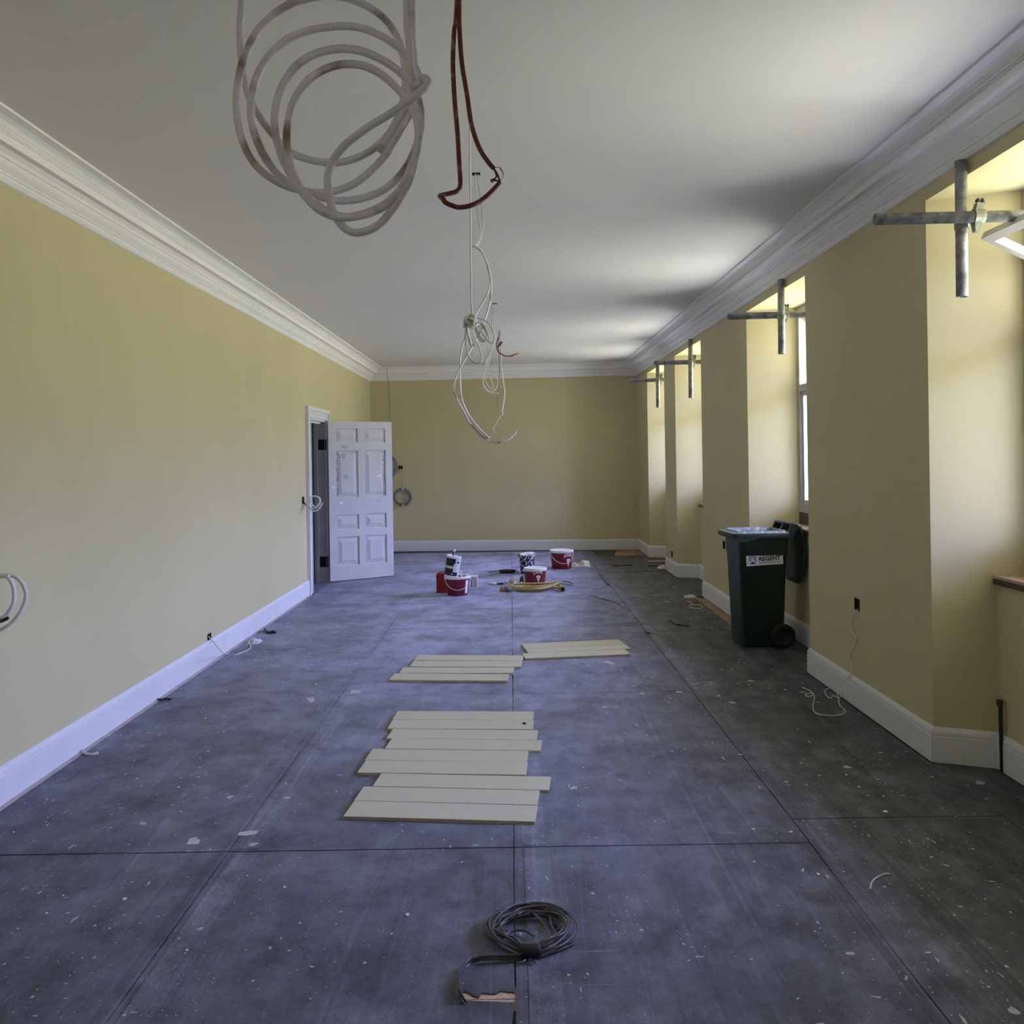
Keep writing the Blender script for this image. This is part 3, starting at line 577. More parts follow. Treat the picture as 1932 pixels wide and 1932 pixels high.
r1 = [(-0.063, 1.5, 3.281), (-0.073, 1.5, 2.715), (-0.081, 1.5, 2.441), (-0.086, 1.49, 2.381), (-0.089, 1.49, 2.327), (-0.087, 1.49, 2.263), (-0.083, 1.49, 2.208), (-0.08, 1.48, 2.146), (-0.079, 1.48, 2.116), (-0.084, 1.47, 2.102), (-0.096, 1.46, 2.095), (-0.109, 1.45, 2.089), (-0.111, 1.44, 2.084), (-0.106, 1.43, 2.078), (-0.101, 1.43, 2.071), (-0.091, 1.43, 2.066), (-0.078, 1.435, 2.064), (-0.058, 1.44, 2.069), (-0.041, 1.46, 2.084), (-0.023, 1.47, 2.103), (-0.012, 1.48, 2.118)]
r2 = [(-0.059, 1.5, 3.281), (-0.07, 1.5, 2.715), (-0.077, 1.5, 2.441), (-0.077, 1.5, 2.386), (-0.074, 1.5, 2.331), (-0.066, 1.5, 2.276), (-0.059, 1.5, 2.225), (-0.046, 1.5, 2.184), (-0.031, 1.5, 2.16), (-0.022, 1.5, 2.149)]
t = cable('red_cable', [(r1, 0.0041, M['red'], 'cable_run'), (r2, 0.0041, M['red'], 'cable_run')], M['red'], 'red cable hanging in a hook from the ceiling, its bare cores joined', 'cable')
for pts, mm in (([(-0.023, 1.5, 2.15), (-0.018, 1.49, 2.137), (-0.018, 1.49, 2.13), (-0.023, 1.485, 2.125), (-0.027, 1.48, 2.122)], 'blackwire'), ([(-0.022, 1.5, 2.149), (-0.016, 1.49, 2.136), (-0.013, 1.485, 2.126), (-0.011, 1.48, 2.119)], 'blackwire'), ([(-0.011, 1.48, 2.119), (-0.016, 1.485, 2.123), (-0.022, 1.49, 2.125), (-0.026, 1.49, 2.122)], 'blackwire'), ([(-0.022, 1.5, 2.149), (-0.016, 1.5, 2.151), (-0.01, 1.5, 2.149), (-0.006, 1.495, 2.14), (-0.007, 1.49, 2.13), (-0.011, 1.48, 2.12)], 'wcable2'), ([(-0.012, 1.5, 2.15), (-0.009, 1.5, 2.146), (-0.007, 1.5, 2.143)], 'copper')):
    bm = nb(); tube(bm, spline(pts, 5), 0.0009 if mm != 'blackwire' else 0.0017, 6); obj('bare_core', bm, M[mm], t, True)
# the knotted white cable further down the room
kn = (-0.178, 4.0, 2.277)
t = thing('knotted_cable', kn, 'thin white cable tied in a knot with loops, hanging mid room', 'cable')
runs = [[(-0.161, 3.97, 3.28), (-0.166, 3.98, 3.019), (-0.169, 3.99, 2.658), (-0.171, 4.0, 2.392), (-0.166, 4.0, 2.294)],
        [(-0.195, 4.0, 2.265), (-0.201, 3.99, 2.196), (-0.192, 3.98, 2.134), (-0.173, 3.98, 2.097), (-0.149, 3.98, 2.084), (-0.129, 3.98, 2.089), (-0.127, 3.99, 2.112), (-0.141, 4.0, 2.16), (-0.165, 4.0, 2.209), (-0.186, 4.0, 2.265)],
        [(-0.188, 3.99, 2.259), (-0.181, 3.98, 2.206), (-0.169, 3.98, 2.172), (-0.16, 3.98, 2.162), (-0.159, 3.98, 2.177), (-0.176, 3.99, 2.215), (-0.186, 4.0, 2.255)],
        [(-0.19, 3.98, 2.253), (-0.185, 3.97, 2.193), (-0.174, 3.97, 2.164), (-0.18, 3.97, 2.193), (-0.195, 3.98, 2.238)],
        [(-0.153, 4.0, 2.294), (-0.122, 4.0, 2.289), (-0.088, 4.0, 2.264), (-0.072, 4.0, 2.227), (-0.067, 4.0, 2.2), (-0.072, 4.0, 2.181), (-0.085, 4.0, 2.178), (-0.101, 4.0, 2.193), (-0.128, 4.0, 2.233), (-0.149, 4.0, 2.274)],
        [(-0.149, 4.01, 2.281), (-0.118, 4.01, 2.263), (-0.101, 4.01, 2.229), (-0.092, 4.01, 2.197), (-0.099, 4.01, 2.221), (-0.13, 4.01, 2.266)],
        [(-0.155, 4.02, 2.268), (-0.141, 4.02, 2.219), (-0.121, 4.02, 2.196), (-0.107, 4.02, 2.196), (-0.104, 4.02, 2.218), (-0.111, 4.02, 2.252), (-0.142, 4.02, 2.282)],
        [(-0.158, 4.03, 2.264), (-0.139, 4.03, 2.2), (-0.119, 4.03, 2.188), (-0.105, 4.03, 2.2), (-0.104, 4.03, 2.237)]]
for p_ in runs:
    bm = nb(); tube(bm, spline(p_, 6), 0.0038, 8); obj('cable_run', bm, M['wcable2'], t, True)
bm = nb(); kc = Vector(kn)
for k in range(13):
    q = []
    a1 = random.uniform(-1.2, 1.2); a2 = random.uniform(-1.0, 1.0); rad = random.uniform(0.012, 0.036)
    Rm = Matrix.Rotation(a1, 3, 'Z') @ Matrix.Rotation(a2, 3, 'X')
    for s_ in range(14):
        th = 2 * PI * s_ / 14
        q.append(kc + Rm @ Vector((rad * math.cos(th), random.uniform(-0.004, 0.004) - 0.006 + 0.003 * k, rad * 0.95 * math.sin(th))))
    tube(bm, spline(q, 2, True), 0.0038, 8, True)
obj('knot', bm, M['wcable2'], t, True)
# pair from the next hole, joining a long hooked tail
pair = [[(-0.178, 4.98, 3.281), (-0.178, 4.95, 3.202), (-0.171, 4.8, 3.052), (-0.152, 4.6, 2.909), (-0.138, 4.4, 2.787), (-0.145, 4.2, 2.692), (-0.161, 4.08, 2.648), (-0.163, 4.06, 2.641)],
        [(-0.163, 4.99, 3.284), (-0.16, 4.95, 3.201), (-0.139, 4.8, 3.052), (-0.129, 4.6, 2.895), (-0.133, 4.4, 2.774), (-0.14, 4.2, 2.69), (-0.154, 4.08, 2.643), (-0.163, 4.07, 2.64)]]
tail = [[(-0.163, 4.06, 2.643), (-0.143, 4.06, 2.635), (-0.119, 4.06, 2.61), (-0.097, 4.06, 2.558), (-0.083, 4.06, 2.496), (-0.079, 4.06, 2.439), (-0.09, 4.06, 2.365), (-0.111, 4.06, 2.298), (-0.137, 4.06, 2.234), (-0.168, 4.06, 2.18), (-0.196, 4.06, 2.131), (-0.231, 4.06, 2.07), (-0.254, 4.06, 2.02), (-0.26, 4.06, 1.971), (-0.246, 4.06, 1.921), (-0.219, 4.06, 1.871), (-0.191, 4.06, 1.814), (-0.152, 4.06, 1.764), (-0.113, 4.06, 1.736), (-0.063, 4.06, 1.72), (-0.016, 4.06, 1.732), (0.009, 4.06, 1.751), (0.029, 4.06, 1.773)],
        [(-0.164, 4.08, 2.645), (-0.142, 4.08, 2.635), (-0.115, 4.08, 2.605), (-0.096, 4.08, 2.547), (-0.087, 4.08, 2.48), (-0.092, 4.08, 2.435), (-0.113, 4.07, 2.391), (-0.138, 4.06, 2.348), (-0.155, 4.05, 2.312), (-0.178, 4.04, 2.264), (-0.208, 4.04, 2.203), (-0.225, 4.05, 2.143), (-0.231, 4.06, 2.082), (-0.232, 4.06, 2.008), (-0.225, 4.05, 1.928), (-0.204, 4.05, 1.871), (-0.173, 4.05, 1.821), (-0.136, 4.05, 1.776), (-0.097, 4.05, 1.74)]]
t = thing('looped_cable', pair[0][0], 'long white cable with a hooked tail, hanging beside the knot', 'cable')
for p_ in pair + tail:
    bm = nb(); tube(bm, spline(p_, 6), 0.0044 if p_ is tail[0] else 0.0038, 8); obj('cable_run', bm, M['wcable'] if p_ in tail else M['wcable2'], t, True)
bm = nb(); tube(bm, spline([(-0.183, 4.05, 1.808), (-0.156, 4.045, 1.776), (-0.127, 4.045, 1.748), (-0.1, 4.045, 1.738)]), 0.0028, 6); obj('brown_core', bm, M['copper'], t, True)
bm = nb(); box(bm, (pair[0][0][0] - 0.02, pair[0][0][1] - 0.015, ZC - 0.002), (pair[1][0][0] + 0.012, pair[1][0][1] + 0.02, ZC + 0.01)); obj('ceiling_cutout', bm, M['dark'], t)
# small hanging coil behind the knot
hole3 = (-0.149, 9.2, 3.291)
t8 = [[(-0.165, 9.2, 3.291), (-0.172, 9.1, 3.112), (-0.179, 9.0, 2.877), (-0.19, 8.95, 2.805), (-0.217, 8.9, 2.712), (-0.246, 8.9, 2.604), (-0.257, 8.9, 2.566), (-0.241, 8.9, 2.539), (-0.21, 8.9, 2.484), (-0.178, 8.9, 2.413), (-0.173, 8.9, 2.369), (-0.195, 8.9, 2.353), (-0.227, 8.9, 2.392), (-0.254, 8.9, 2.452), (-0.242, 8.9, 2.49), (-0.198, 8.9, 2.505), (-0.15, 8.9, 2.488), (-0.124, 8.9, 2.434), (-0.135, 8.9, 2.374), (-0.174, 8.9, 2.331), (-0.223, 8.9, 2.337), (-0.26, 8.9, 2.381), (-0.275, 8.9, 2.441), (-0.258, 8.9, 2.517), (-0.224, 8.9, 2.582), (-0.202, 8.9, 2.657), (-0.211, 8.9, 2.744), (-0.226, 8.9, 2.81)],
      [(-0.143, 9.2, 3.291), (-0.149, 9.1, 3.112), (-0.157, 9.0, 2.877), (-0.184, 8.9, 2.744), (-0.229, 8.9, 2.647), (-0.241, 8.9, 2.555), (-0.269, 8.88, 2.472), (-0.27, 8.88, 2.396), (-0.233, 8.88, 2.336), (-0.196, 8.88, 2.314), (-0.152, 8.88, 2.308), (-0.114, 8.88, 2.307)]]
t = thing('slack_cable', hole3, 'slack white cable ending in a small coil, hanging behind the knotted one', 'cable')
for p_ in t8:
    bm = nb(); tube(bm, spline(p_, 5), 0.0058, 6); obj('cable_run', bm, M['wcable2'], t, True)
bm = nb(); box(bm, (hole3[0] - 0.024, hole3[1] - 0.03, ZC - 0.002), (hole3[0] + 0.024, hole3[1] + 0.03, ZC + 0.01)); obj('ceiling_cutout', bm, M['dark'], t)
rr_ = [([(-0.125, 11.2, 3.285), (-0.126, 11.2, 3.23), (-0.147, 11.2, 3.169), (-0.162, 11.2, 3.101), (-0.149, 11.2, 3.08), (-0.128, 11.2, 3.114), (-0.093, 11.2, 3.141), (-0.107, 11.2, 3.107), (-0.149, 11.2, 3.08), (-0.156, 11.2, 3.046), (-0.129, 11.2, 3.005), (-0.068, 11.2, 2.963), (0.007, 11.2, 2.955), (0.082, 11.2, 2.981)], 0.011, M['red'], 'cable_run')]
t = thing('short_red_cable', rr_[0][0][0], 'short red cable with a kink and bare ends, far down the ceiling', 'cable')
bm = nb(); tube(bm, spline(rr_[0][0], 5), 0.009, 6); obj('cable_run', bm, M['red'], t, True)
for p_ in ([(0.075, 11.2, 2.981), (0.103, 11.2, 3.001), (0.117, 11.2, 3.021)], [(0.075, 11.2, 2.981), (0.109, 11.2, 2.98), (0.137, 11.2, 2.994)], [(0.075, 11.2, 2.981), (0.096, 11.2, 2.967), (0.109, 11.2, 2.96)]):
    bm = nb(); tube(bm, p_, 0.004, 5); obj('bare_core', bm, M['copper'], t)
cable('grey_wire', [([(-0.125, 11.18, 3.275), (-0.135, 11.2, 3.107), (-0.136, 11.2, 3.005), (-0.133, 11.2, 2.765), (-0.143, 11.2, 2.561), (-0.165, 11.2, 2.459), (-0.168, 11.2, 2.302)], 0.006)], M['gcable'], 'straight thin grey wire hanging beside the short red cable', 'wire', n=6)
cable('white_dropper', [([(-0.105, 11.25, 3.285), (-0.111, 11.25, 2.907), (-0.1, 11.25, 2.749), (-0.081, 11.25, 2.598), (-0.069, 11.25, 2.481), (-0.092, 11.25, 2.324), (-0.107, 11.25, 2.242), (-0.094, 11.25, 2.2)], 0.010, M['wcable2'], 'cable_run'), ([(-0.115, 11.25, 2.201), (-0.157, 11.25, 2.14), (-0.199, 11.25, 2.065), (-0.227, 11.25, 2.024), (-0.207, 11.25, 1.989), (-0.18, 11.25, 1.962)], 0.005, M['wcable2'], 'bare_core')], M['wcable2'], 'white cable with a bent bare core, farthest of the hanging cables', 'cable', n=6)
# cable loops on the left wall
cl = [([(-2.511, 4.0, 1.128), (-2.402, 3.95, 1.148), (-2.289, 3.9, 1.157), (-2.237, 3.88, 1.155), (-2.198, 3.87, 1.141), (-2.172, 3.86, 1.112), (-2.163, 3.86, 1.076), (-2.171, 3.86, 1.036), (-2.193, 3.86, 0.992), (-2.224, 3.86, 0.955), (-2.259, 3.86, 0.929), (-2.316, 3.88, 0.907)], 0.0085, M['wcable2'], 'cable_run'),
      ([(-2.511, 4.0, 1.12), (-2.403, 3.95, 1.14), (-2.294, 3.9, 1.153), (-2.263, 3.9, 1.145), (-2.244, 3.9, 1.112), (-2.238, 3.9, 1.064), (-2.246, 3.9, 1.021), (-2.275, 3.9, 0.979), (-2.311, 3.9, 0.956), (-2.369, 3.92, 0.929)], 0.0095, M['wcable2'], 'cable_run'),
      ([(-2.396, 3.9, 1.133), (-2.295, 3.87, 1.152), (-2.237, 3.86, 1.157)], 0.0085, M['wcable2'], 'cable_run')]
t = cable('wall_cable_loop', cl, M['wcable2'], 'white cable loop springing from the left wall at the left edge', 'cable')
bm = nb(); tube(bm, [(-2.321, 3.88, 0.945), (-2.277, 3.87, 0.958), (-2.245, 3.86, 0.971)], 0.008, 8); obj('cable_end', bm, M['blackwire'], t, True)
cl = [([(-2.539, 10.56, 1.155), (-2.486, 10.5, 1.131), (-2.406, 10.4, 1.085), (-2.358, 10.38, 1.079), (-2.313, 10.38, 1.103), (-2.287, 10.38, 1.147), (-2.292, 10.38, 1.198), (-2.328, 10.4, 1.217), (-2.371, 10.42, 1.223), (-2.403, 10.42, 1.211), (-2.41, 10.42, 1.166), (-2.387, 10.4, 1.122), (-2.338, 10.38, 1.097), (-2.295, 10.36, 1.136)], 0.0085, M['wcable2'], 'cable_run'),
      ([(-2.539, 10.56, 1.148), (-2.474, 10.5, 1.106), (-2.399, 10.42, 1.052), (-2.35, 10.4, 1.046), (-2.301, 10.38, 1.072), (-2.275, 10.38, 1.115), (-2.255, 10.38, 1.141)], 0.0085, M['wcable2'], 'cable_run')]
t = cable('door_cable_loop', cl, M['wcable2'], 'small coil of white cable hanging from a hole beside the door frame', 'cable')
# coils and fixings on the far wall
def yb(x): return YBL + (YBR - YBL) * (x - XL) / (XW - XL)
c2 = (-1.95, 15.44, 0.974); c2y = yb(c2[0]) - 0.05
t = thing('cable_coil', (c2[0], c2y, c2[2] - 0.16), 'ring of grey cable hung on a string from the far wall', 'cable')
for k in range(5):
    bm = nb(); rad = 0.125 + 0.009 * k
    tube(bm, [(c2[0] + rad * math.cos(2 * PI * s_ / 36) + 0.006 * math.sin(k * 2.1), c2y + 0.012 * math.sin(k * 1.7 + 2 * PI * s_ / 36), c2[2] + rad * math.sin(2 * PI * s_ / 36) + 0.004 * math.cos(k)) for s_ in range(36)], 0.0075, 8, True)
    obj('cable_turn', bm, M['gcable'], t, True)
for z_, dx in ((0.145, 0.012), (-0.145, 0.012)):
    bm = nb(); tube(bm, [(c2[0] + dx - 0.012, c2y, c2[2] + z_), (c2[0] + dx + 0.012, c2y, c2[2] + z_)], 0.026, 10); obj('white_tie', bm, M['white'], t, True)
bx = (-1.978, 15.5, 1.501)
bm = nb(); tube(bm, [(c2[0] + 0.012, c2y, c2[2] + 0.15), (bx[0] + 0.012, yb(bx[0]) - 0.02, bx[2] - 0.02)], 0.003, 5); tube(bm, [(c2[0] - 0.005, c2y - 0.012, c2[2] - 0.14), (c2[0] + 0.01, c2y - 0.012, c2[2] + 0.15)], 0.003, 5); obj('string', bm, M['gcable'], t)
bm = nb(); y_ = yb(bx[0]) - 0.004
for dx in (-0.032, 0.012): box(bm, (bx[0] + dx, y_ - 0.012, bx[2] - 0.034), (bx[0] + dx + 0.02, y_ + 0.02, bx[2] + 0.034))
box(bm, (bx[0] - 0.034, y_ - 0.008, bx[2] - 0.012), (bx[0] + 0.034, y_ + 0.02, bx[2] + 0.012)); tag(obj('wall_box', bm, M['dark']), 'small black fixing box on the far wall above the cable ring', 'fixing')
c3 = (-2.153, 15.4, 1.524); c3y = yb(c3[0]) - 0.04
t = thing('cable_coil', (c3[0], c3y, c3[2] - 0.2), 'coil of grey cable half hidden behind the open door', 'cable')
for k, rad in enumerate((0.115, 0.135, 0.15)):
    bm = nb(); tube(bm, [(c3[0] - 0.02 + rad * 0.9 * math.cos(2 * PI * s_ / 36), c3y + 0.01 * math.sin(k + 2 * PI * s_ / 18), c3[2] + rad * 1.25 * math.sin(2 * PI * s_ / 36)) for s_ in range(36)], 0.008, 8, True); obj('cable_turn', bm, M['gcable'], t, True)
p0 = (-2.16, 15.25, 3.293)
bm = nb(); tube(bm, [(p0[0], 15.30, ZC - 0.002), (p0[0], 15.33, 3.1), (p0[0] - 0.003, yb(p0[0]) - 0.02, 3.0), (p0[0] + 0.012, yb(p0[0]) - 0.012, 2.2), (c3[0] + 0.02, c3y, c3[2] + 0.17)], 0.004, 6); obj('feed_wire', bm, M['gcable'], t)

# socket cut-outs and loose wires
def cutout(name, x, y, z, side, w, h, label):
    t = thing(name, (x, y, z), label, 'socket hole')
    s = 1 if side > 0 else -1
    bm = nb(); d = 0.003; w2, h2 = w / 2, h / 2
    x0 = x - s * 0.0015
    # a shallow steel box whose rim just shows in the plaster
    for a, b, c, e in ((-w2, -w2 + 0.006, -h2, h2), (w2 - 0.006, w2, -h2, h2), (-w2, w2, -h2, -h2 + 0.006), (-w2, w2, h2 - 0.006, h2)):
        box(bm, (min(x0, x0 + s * d * 3), y + a, z + c), (max(x0, x0 + s * d * 3), y + b, z + e))
    obj('box_rim', bm, M['box'], t)
    bm = nb(); box(bm, (min(x0 + s * 0.0005, x + s * 0.02), y - w2 + 0.006, z - h2 + 0.006), (max(x0 + s * 0.0005, x + s * 0.02), y + w2 - 0.006, z + h2 - 0.006)); obj('box_back', bm, M['dark'], t)
    return t
q = (2.225, 5.625, 0.665); cutout('socket_box', q[0], q[1], q[2], 1, 0.085, 0.078, 'empty socket hole with a trailing wire, low on the nearest pier')
q = (2.225, 9.135, 0.696); cutout('socket_box', q[0], q[1], q[2], 1, 0.10, 0.085, 'empty socket hole on the pier behind the green bin')
q = (2.225, 12.116, 0.271); cutout('socket_box', q[0], q[1], q[2], 1, 0.11, 0.085, 'empty socket hole on the narrow far pier')
q = (-2.51, 7.167, 0.189); cutout('socket_box', q[0], q[1], q[2] + 0.018, -1, 0.09, 0.062, 'empty socket hole with a wire, just above the left skirting')
q = (-2.51, 10.467, 1.172); cutout('socket_box', q[0], q[1], q[2], -1, 0.11, 0.09, 'cable hole in the left wall beside the door frame')
cable('loose_wire', [([(2.215, 5.592, 0.64), (2.215, 5.664, 0.583), (2.215, 5.702, 0.52), (2.215, 5.668, 0.471), (2.215, 5.617, 0.447), (2.215, 5.663, 0.383), (2.215, 5.737, 0.311), (2.215, 5.729, 0.277), (2.215, 5.695, 0.244)] + [(2.196, 5.684, 0.191), (2.196, 5.795, 0.128)] + [(2.185, 5.824, 0.085), (2.185, 5.797, 0.05)] + [(2.198, 5.853, 0.006), (2.164, 5.829, 0.006), (2.155, 5.881, 0.006), (2.115, 5.819, 0.006), (2.109, 5.871, 0.006), (2.137, 5.989, 0.006), (2.183, 6.055, 0.006), (2.207, 6.04, 0.006), (2.201, 5.945, 0.006), (2.162, 5.803, 0.006), (2.114, 5.657, 0.006), (2.103, 5.539, 0.006), (2.06, 5.461, 0.006), (1.992, 5.431, 0.006), (1.918, 5.457, 0.006), (1.902, 5.526, 0.006), (1.944, 5.666, 0.006), (2.023, 5.863, 0.006), (2.026, 5.942, 0.006), (1.981, 5.918, 0.006), (1.978, 5.865, 0.006), (2.03, 5.902, 0.006), (2.041, 6.008, 0.006), (2.018, 6.093, 0.006)], 0.0032)], M['wcable2'], 'thin white wire trailing from the near pier socket onto the floor', 'wire', n=6, sub=4)
cable('loose_wire', [([(-2.495, 7.113, 0.222), (-2.495, 7.174, 0.183)] + [(-2.439, 7.1, 0.164), (-2.369, 6.98, 0.15), (-2.292, 6.85, 0.148)] + [(-2.446, 7.433, 0.006), (-2.373, 7.388, 0.006), (-2.351, 7.447, 0.006), (-2.33, 7.527, 0.006), (-2.32, 7.63, 0.006), (-2.343, 7.739, 0.006), (-2.398, 7.876, 0.006)], 0.0042)], M['wcable2'], 'white wire curving from the low left socket hole onto the floor', 'wire', n=6, sub=4)
cable('loose_wire', [([(1.952, 9.764, 0.006), (1.971, 9.655, 0.006), (1.975, 9.481, 0.006), (2.028, 9.511, 0.006), (2.037, 9.342, 0.006), (1.978, 9.282, 0.006), (1.914, 9.353, 0.006), (1.924, 9.486, 0.006), (1.982, 9.515, 0.006)], 0.004)], M['wcable2'], 'short white wire bent in a zigzag on the floor near the far pier', 'wire', n=6, sub=4)
cable('curled_strip', [([(1.325, 3.27, 0.004), (1.356, 3.326, 0.004), (1.392, 3.363, 0.004), (1.429, 3.387, 0.004), (1.453, 3.387, 0.004)], 0.0035)], M['paper'], 'pale curled strip lying on the dark floor at lower right', 'scrap', n=6, sub=4)
for bot, h_, lab in (((2.484, 4.448, 0.0), 0.37, 'short dark pipe standing beside the nearest window niche'), ((2.516, 11.74, 0.0), 0.305, 'short dark pipe standing in the far window niche')):
    bm = nb(); x_, y_ = bot[0], bot[1]
    t = thing('capped_pipe', (x_, y_, 0), lab, 'pipe', 'capped radiator pipes')
    tube(bm, [(x_ + 0.004, y_, -0.002), (x_, y_, h_ - 0.03), (x_ - 0.003, y_, h_ - 0.02)], 0.010, 12); obj('pipe', bm, M['pipe'], t, True)
    bm = nb(); lathe(bm, [(0.012, h_ - 0.03), (0.015, h_ - 0.028), (0.015, h_ - 0.012), (0.013, h_ - 0.011), (0.017, h_ - 0.009), (0.017, h_), (0.010, h_ + 0.002)], 14, (x_ - 0.003, y_, 0)); obj('cap', bm, M['pipe'], t, True)

# ------------------------------------------------------------------ boards laid out on the floor
BRD = [(-0.794, 3.981, 0.018), (0.083, 3.894, 0.018), (0.098, 4.072, 0.018), (-0.776, 4.167, 0.018)]
def board(fl, fr, rr, rl, label, group, thick=0.018, lift=0.0):
    fl, fr, rr, rl = (Vector(p) for p in (fl, fr, rr, rl))
    dirx = ((fr - fl) + (rr - rl)); dirx.z = 0; dirx.normalize(); diry = Vector((-dirx.y, dirx.x, 0))
    c = (fl + fr + rr + rl) / 4; hl = ((fr - fl).length + (rr - rl).length) / 4; hw = abs(((rl + rr) / 2 - (fl + fr) / 2).dot(diry)) / 2 - 0.0016
    bm = nb()
    # same corner skew as laid, thin dark joint between neighbours
    def pt(s, w, z): return c + dirx * s + diry * w + Vector((0, 0, z - c.z + lift))
    e_ = 0.0012
    lo = [pt(-hl, -hw, 0.001), pt(hl, -hw, 0.001), pt(hl, hw, 0.001), pt(-hl, hw, 0.001)]
    m1 = [pt(-hl, -hw, thick - e_), pt(hl, -hw, thick - e_), pt(hl, hw, thick - e_), pt(-hl, hw, thick - e_)]
    hi = [pt(-hl + e_, -hw + e_, thick), pt(hl - e_, -hw + e_, thick), pt(hl - e_, hw - e_, thick), pt(-hl + e_, hw - e_, thick)]
    L = [[bm.verts.new(p) for p in q] for q in (lo, m1, hi)]
    bm.faces.new(L[0][::-1]).material_index = 1; bm.faces.new(L[2]).material_index = 0
    for k in range(4):
        bm.faces.new((L[0][k], L[0][(k + 1) % 4], L[1][(k + 1) % 4], L[1][k])).material_index = 1
        bm.faces.new((L[1][k], L[1][(k + 1) % 4], L[2][(k + 1) % 4], L[2][k])).material_index = 0
    return tag(obj('cut_board', bm, [M['mdf'], M['mdf_edge']]), label, 'board', group)
nearg, midg, farg, rightg = 'boards of the nearest row', 'boards of the large middle stack', 'boards of the four-plank row', 'boards set askew on the right'
board(*[(-0.794, 3.981, 0.018), (0.083, 3.894, 0.018), (0.098, 4.072, 0.018), (-0.776, 4.167, 0.018)], 'pale board at the very front of the row, nearest the black cable', nearg)
board(*[(-0.776, 4.167, 0.018), (0.099, 4.078, 0.018), (0.114, 4.259, 0.018), (-0.762, 4.344, 0.018)], 'pale board second from the front, nearest row', nearg)
board(*[(-0.715, 4.347, 0.018), (0.164, 4.257, 0.018), (0.176, 4.439, 0.018), (-0.702, 4.523, 0.018)], 'pale board third from the front, jutting out furthest to the right', nearg)
board(*[(-0.825, 4.538, 0.018), (0.053, 4.467, 0.018), (0.06, 4.653, 0.018), (-0.817, 4.722, 0.018)], 'pale board at the front of the middle group, starting furthest left', midg)
board(*[(-0.817, 4.722, 0.018), (0.06, 4.653, 0.018), (0.069, 4.83, 0.018), (-0.808, 4.912, 0.018)], 'pale speckled board second from the front of the middle group', midg)
board(*[(-0.735, 4.911, 0.018), (0.144, 4.829, 0.018), (0.149, 5.012, 0.018), (-0.724, 5.083, 0.018)], 'pale board of the middle group with its right end jutting out', midg)
board(*[(-0.75, 5.087, 0.018), (0.127, 5.013, 0.018), (0.133, 5.2, 0.018), (-0.744, 5.266, 0.018)], 'pale board of the middle group behind the jutting one', midg)
board(*[(-0.773, 5.274, 0.018), (0.108, 5.211, 0.018), (0.113, 5.394, 0.018), (-0.767, 5.446, 0.018)], 'pale board second from the back of the middle group', midg)
board(*[(-0.767, 5.449, 0.018), (0.113, 5.394, 0.018), (0.118, 5.575, 0.018), (-0.762, 5.64, 0.018)], 'pale board at the back of the middle group, with a dark chip', midg)
board(*[(-0.926, 6.444, 0.018), (-0.053, 6.349, 0.018), (-0.04, 6.556, 0.018), (-0.911, 6.625, 0.018)], 'pale plank at the front of the separate row of four', farg)
board(*[(-0.884, 6.639, 0.018), (-0.007, 6.574, 0.018), (-0.001, 6.77, 0.018), (-0.865, 6.809, 0.018)], 'pale plank second from the front of the row of four', farg)
board(*[(-0.825, 6.839, 0.018), (0.055, 6.772, 0.018), (0.066, 6.974, 0.018), (-0.808, 7.032, 0.018)], 'pale plank third from the front of the row of four', farg)
board(*[(-0.815, 7.055, 0.018), (0.068, 6.974, 0.018), (0.075, 7.159, 0.018), (-0.794, 7.242, 0.018)], 'pale plank at the back of the row of four', farg)
board(*[(0.098, 7.052, 0.018), (0.958, 7.146, 0.018), (0.933, 7.338, 0.018), (0.064, 7.232, 0.018)], 'pale plank at the front of the askew set on the right', rightg)
board(*[(0.123, 7.246, 0.018), (0.987, 7.347, 0.018), (0.964, 7.537, 0.018), (0.093, 7.423, 0.018)], 'pale plank in the middle of the askew set on the right', rightg)
board(*[(0.093, 7.429, 0.018), (0.963, 7.537, 0.018), (0.934, 7.737, 0.018), (0.066, 7.608, 0.018)], 'pale plank at the back of the askew set on the right', rightg)
cp = (0.056, 5.317, 0.018)
bm = nb(); lathe(bm, [(0.010, 0.0185), (0.013, 0.022), (0.008, 0.028), (0.002, 0.030)], 7, (cp[0], cp[1], 0)); tag(obj('dark_chip', bm, M['bpaint']), 'small dark chip lying on the rear board of the middle group', 'chip')

# ------------------------------------------------------------------ black cable coil by the hole in the floor
cc = Vector((0.035, 3.0, 0))
t = thing('black_cable_coil', cc, 'large coil of thin black cables taped together, lying nearest on the floor', 'cable coil')
random.seed(11)
for k in range(15):
    q = []; rad = random.uniform(0.098, 0.148); zc_ = 0.008 + 0.052 * random.random() * (1 - abs(rad - 0.122) / 0.05); ph = random.uniform(0, 6.28)
    ox, oy = random.uniform(-0.008, 0.010), random.uniform(-0.006, 0.006); wob = random.uniform(0.004, 0.019)
    for s_ in range(18):
        th = 2 * PI * s_ / 18
        pin = math.exp(-((math.sin((th - 1.5 * PI) / 2)) ** 2) / 0.02)          # gathered under the tape at the front
        rr2 = rad + wob * math.sin(3 * th + ph) * (1 - pin); rr2 = rr2 * (1 - pin) + (0.135 + 0.45 * (rad - 0.122)) * pin
        z2 = max(0.005, zc_ * (1 - 0.45 * pin) + 0.006 * math.sin(2 * th + ph))
        ex = 1.0 + 0.09 * max(0, math.cos(th)) * (1 if k % 3 == 0 else 0.3)
        q.append(cc + Vector((ox * (1 - pin) + rr2 * math.cos(th) * ex, oy * (1 - pin) + rr2 * math.sin(th), z2)))
    bm = nb(); tube(bm, spline(q, 3, True), 0.0036, 7, True); obj('cable_turn', bm, M['bcable'], t, True)
